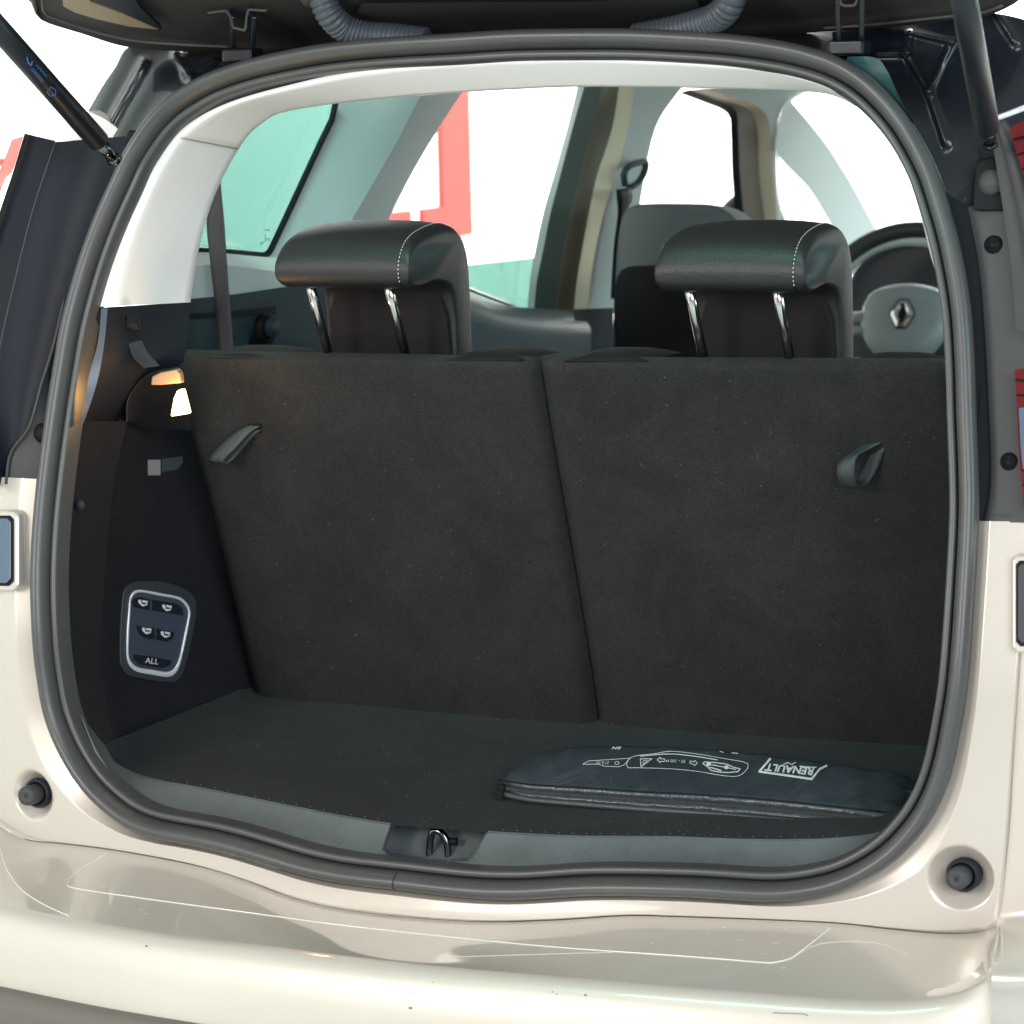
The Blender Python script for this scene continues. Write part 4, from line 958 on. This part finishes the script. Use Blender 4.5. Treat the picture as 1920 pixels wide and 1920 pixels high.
# zip: tape and teeth
zp = [(F_.lerp(T_, .54)+Vector((0, .0002, 0))) for F_, T_ in zip(Fb, Tb)]
tube('zip', [p+Vector((0, .0005, 0))-bo for p in zp], .0017, M_zip, bag, 8)
Vz = []; Fz = []; zz = [Vector(v) for v in cr([tuple(p) for p in zp], 230)]
for j, p in enumerate(zz):
    for (dx, dy, dz) in ((.0008, -.0012, .0016*(1 if j % 2 else -1)),):
        b = len(Vz); c = p+Vector((0, -.0015, 0))
        for a in (-1, 1):
            for e in (-1, 1):
                for g_ in (-1, 1): Vz.append(c+Vector((a*.0006, e*.0006, g_*.0017))-bo)
        Fz += [(b,b+1,b+3,b+2),(b+4,b+6,b+7,b+5),(b,b+4,b+5,b+1),(b+2,b+3,b+7,b+6),(b,b+2,b+6,b+4),(b+1,b+5,b+7,b+3)]
o = mk('zip_teeth', Vz, Fz, M_zip, bag, smooth=False); o['kind'] = 'stuff'
zc = zp[0]+Vector((.002, -.004, 0))
box('zip_slider', zc-bo, (.010, .006, .007), M_blk, bag, .001)
box('zip_pull', zc+Vector((.0, -.004, -.013))-bo, (.010, .003, .022), M_blk, bag, .001)
# print
V_ = [v.co+bo for v in body.data.vertices]; bt = BVHTree.FromPolygons(V_, [tuple(p.vertices) for p in body.data.polygons])
pr_ = []
fr_ = [(1444,1424),(1424,1448),(1522,1462),(1537,1443),(1550,1437)]
PR = {}
def flush(k):
    global pr_
    PR[k] = pr_; pr_ = []
pr_ += stroke(fr_, 4.0); flush('badge_frame')
pr_ += glyphs('RENAULT', (1481, 1443), (-1.12, -.11), (-.32, 1.0), 18.5, True)
flush('badge_lettering')
pr_ += stroke([(1470,1434),(1478,1431),(1484,1435),(1492,1431)], 1.6)+stroke([(1500,1438),(1518,1440),(1530,1440)], 2.2)
flush('badge_small_print')
# diagram panel
pr_ += stroke(cr([(1178,1441),(1174,1438),(1180,1424),(1195,1418),(1230,1414),(1257,1410),(1300,1414),(1360,1424),(1403,1434),(1388,1455),(1360,1456),(1310,1448),(1260,1443),(1200,1441),(1178,1441)], 60), 1.1)
flush('diagram_frame')
pr_ += stroke(cr([(1200,1419),(1255,1415),(1300,1419),(1345,1426)], 20), 1.8)
flush('diagram_line')
pr_ += stroke([(1201,1424),(1222,1424),(1202,1439)], 1.6, True)+stroke([(1206,1427),(1214,1427),(1206,1434)], 1.0, True)
flush('triangle_symbol')
pr_ += stroke([(1232,1426),(1238,1421),(1238,1424),(1246,1424),(1246,1429),(1238,1429),(1238,1431)], 1.3, True)
flush('arrow_symbol')
pr_ += glyphs('30 - 100 M', (1267, 1428), (-1.0, -.05), (-.15, .95), 8.5)
flush('distance_lettering')
pr_ += stroke([(1308,1432),(1302,1427),(1302,1430),(1294,1428),(1294,1433),(1302,1435),(1302,1437)], 1.3, True)
flush('arrow_symbol_2')
car_ = [(1318,1433),(1322,1430),(1340,1431),(1362,1434),(1376,1440),(1388,1443),(1384,1448),(1366,1450),(1350,1449),(1334,1446),(1326,1438)]
pr_ += stroke(car_, 1.8, True)+stroke([(1328,1434),(1360,1440),(1380,1444)], 1.6)+stroke([(1332,1440),(1352,1446)], 2.2)
for (cx, cy) in ((1329, 1434), (1362, 1440)): pr_ += [[(cx+4.5*math.cos(a), cy+3.8*math.sin(a)) for a in [k*math.pi/5 for k in range(10)]]]
flush('car_symbol')
# approval panel
pr_ += stroke([(1093,1434),(1104,1428),(1181,1423),(1170,1436),(1160,1439),(1135,1438),(1120,1434),(1093,1434)], 1.0)
flush('approval_frame')
pr_ += glyphs('27 R 03', (1130, 1431), (-1.0, -.0), (-.3, 1.0), 7.5)
pr_ += stroke([(1157+4*math.cos(a), 1432+3*math.sin(a)) for a in [k*math.pi/5 for k in range(10)]], .9, True)
flush('approval_lettering')
# wording cut off by the far edge
pr_ += glyphs('EN', (1156, 1403.5), (-1.6, 0), (-.5, .8), 8, True)+stroke([(1350,1410),(1356,1412),(1372,1409),(1372,1413),(1384,1414),(1388,1411)], 1.4)
flush('far_edge_lettering')
for k_, v_ in PR.items():
    o = decals(k_.replace('_2', ''), v_, bt, M_print, bag, .0009)
    if o:
        for v in o.data.vertices: v.co -= bo
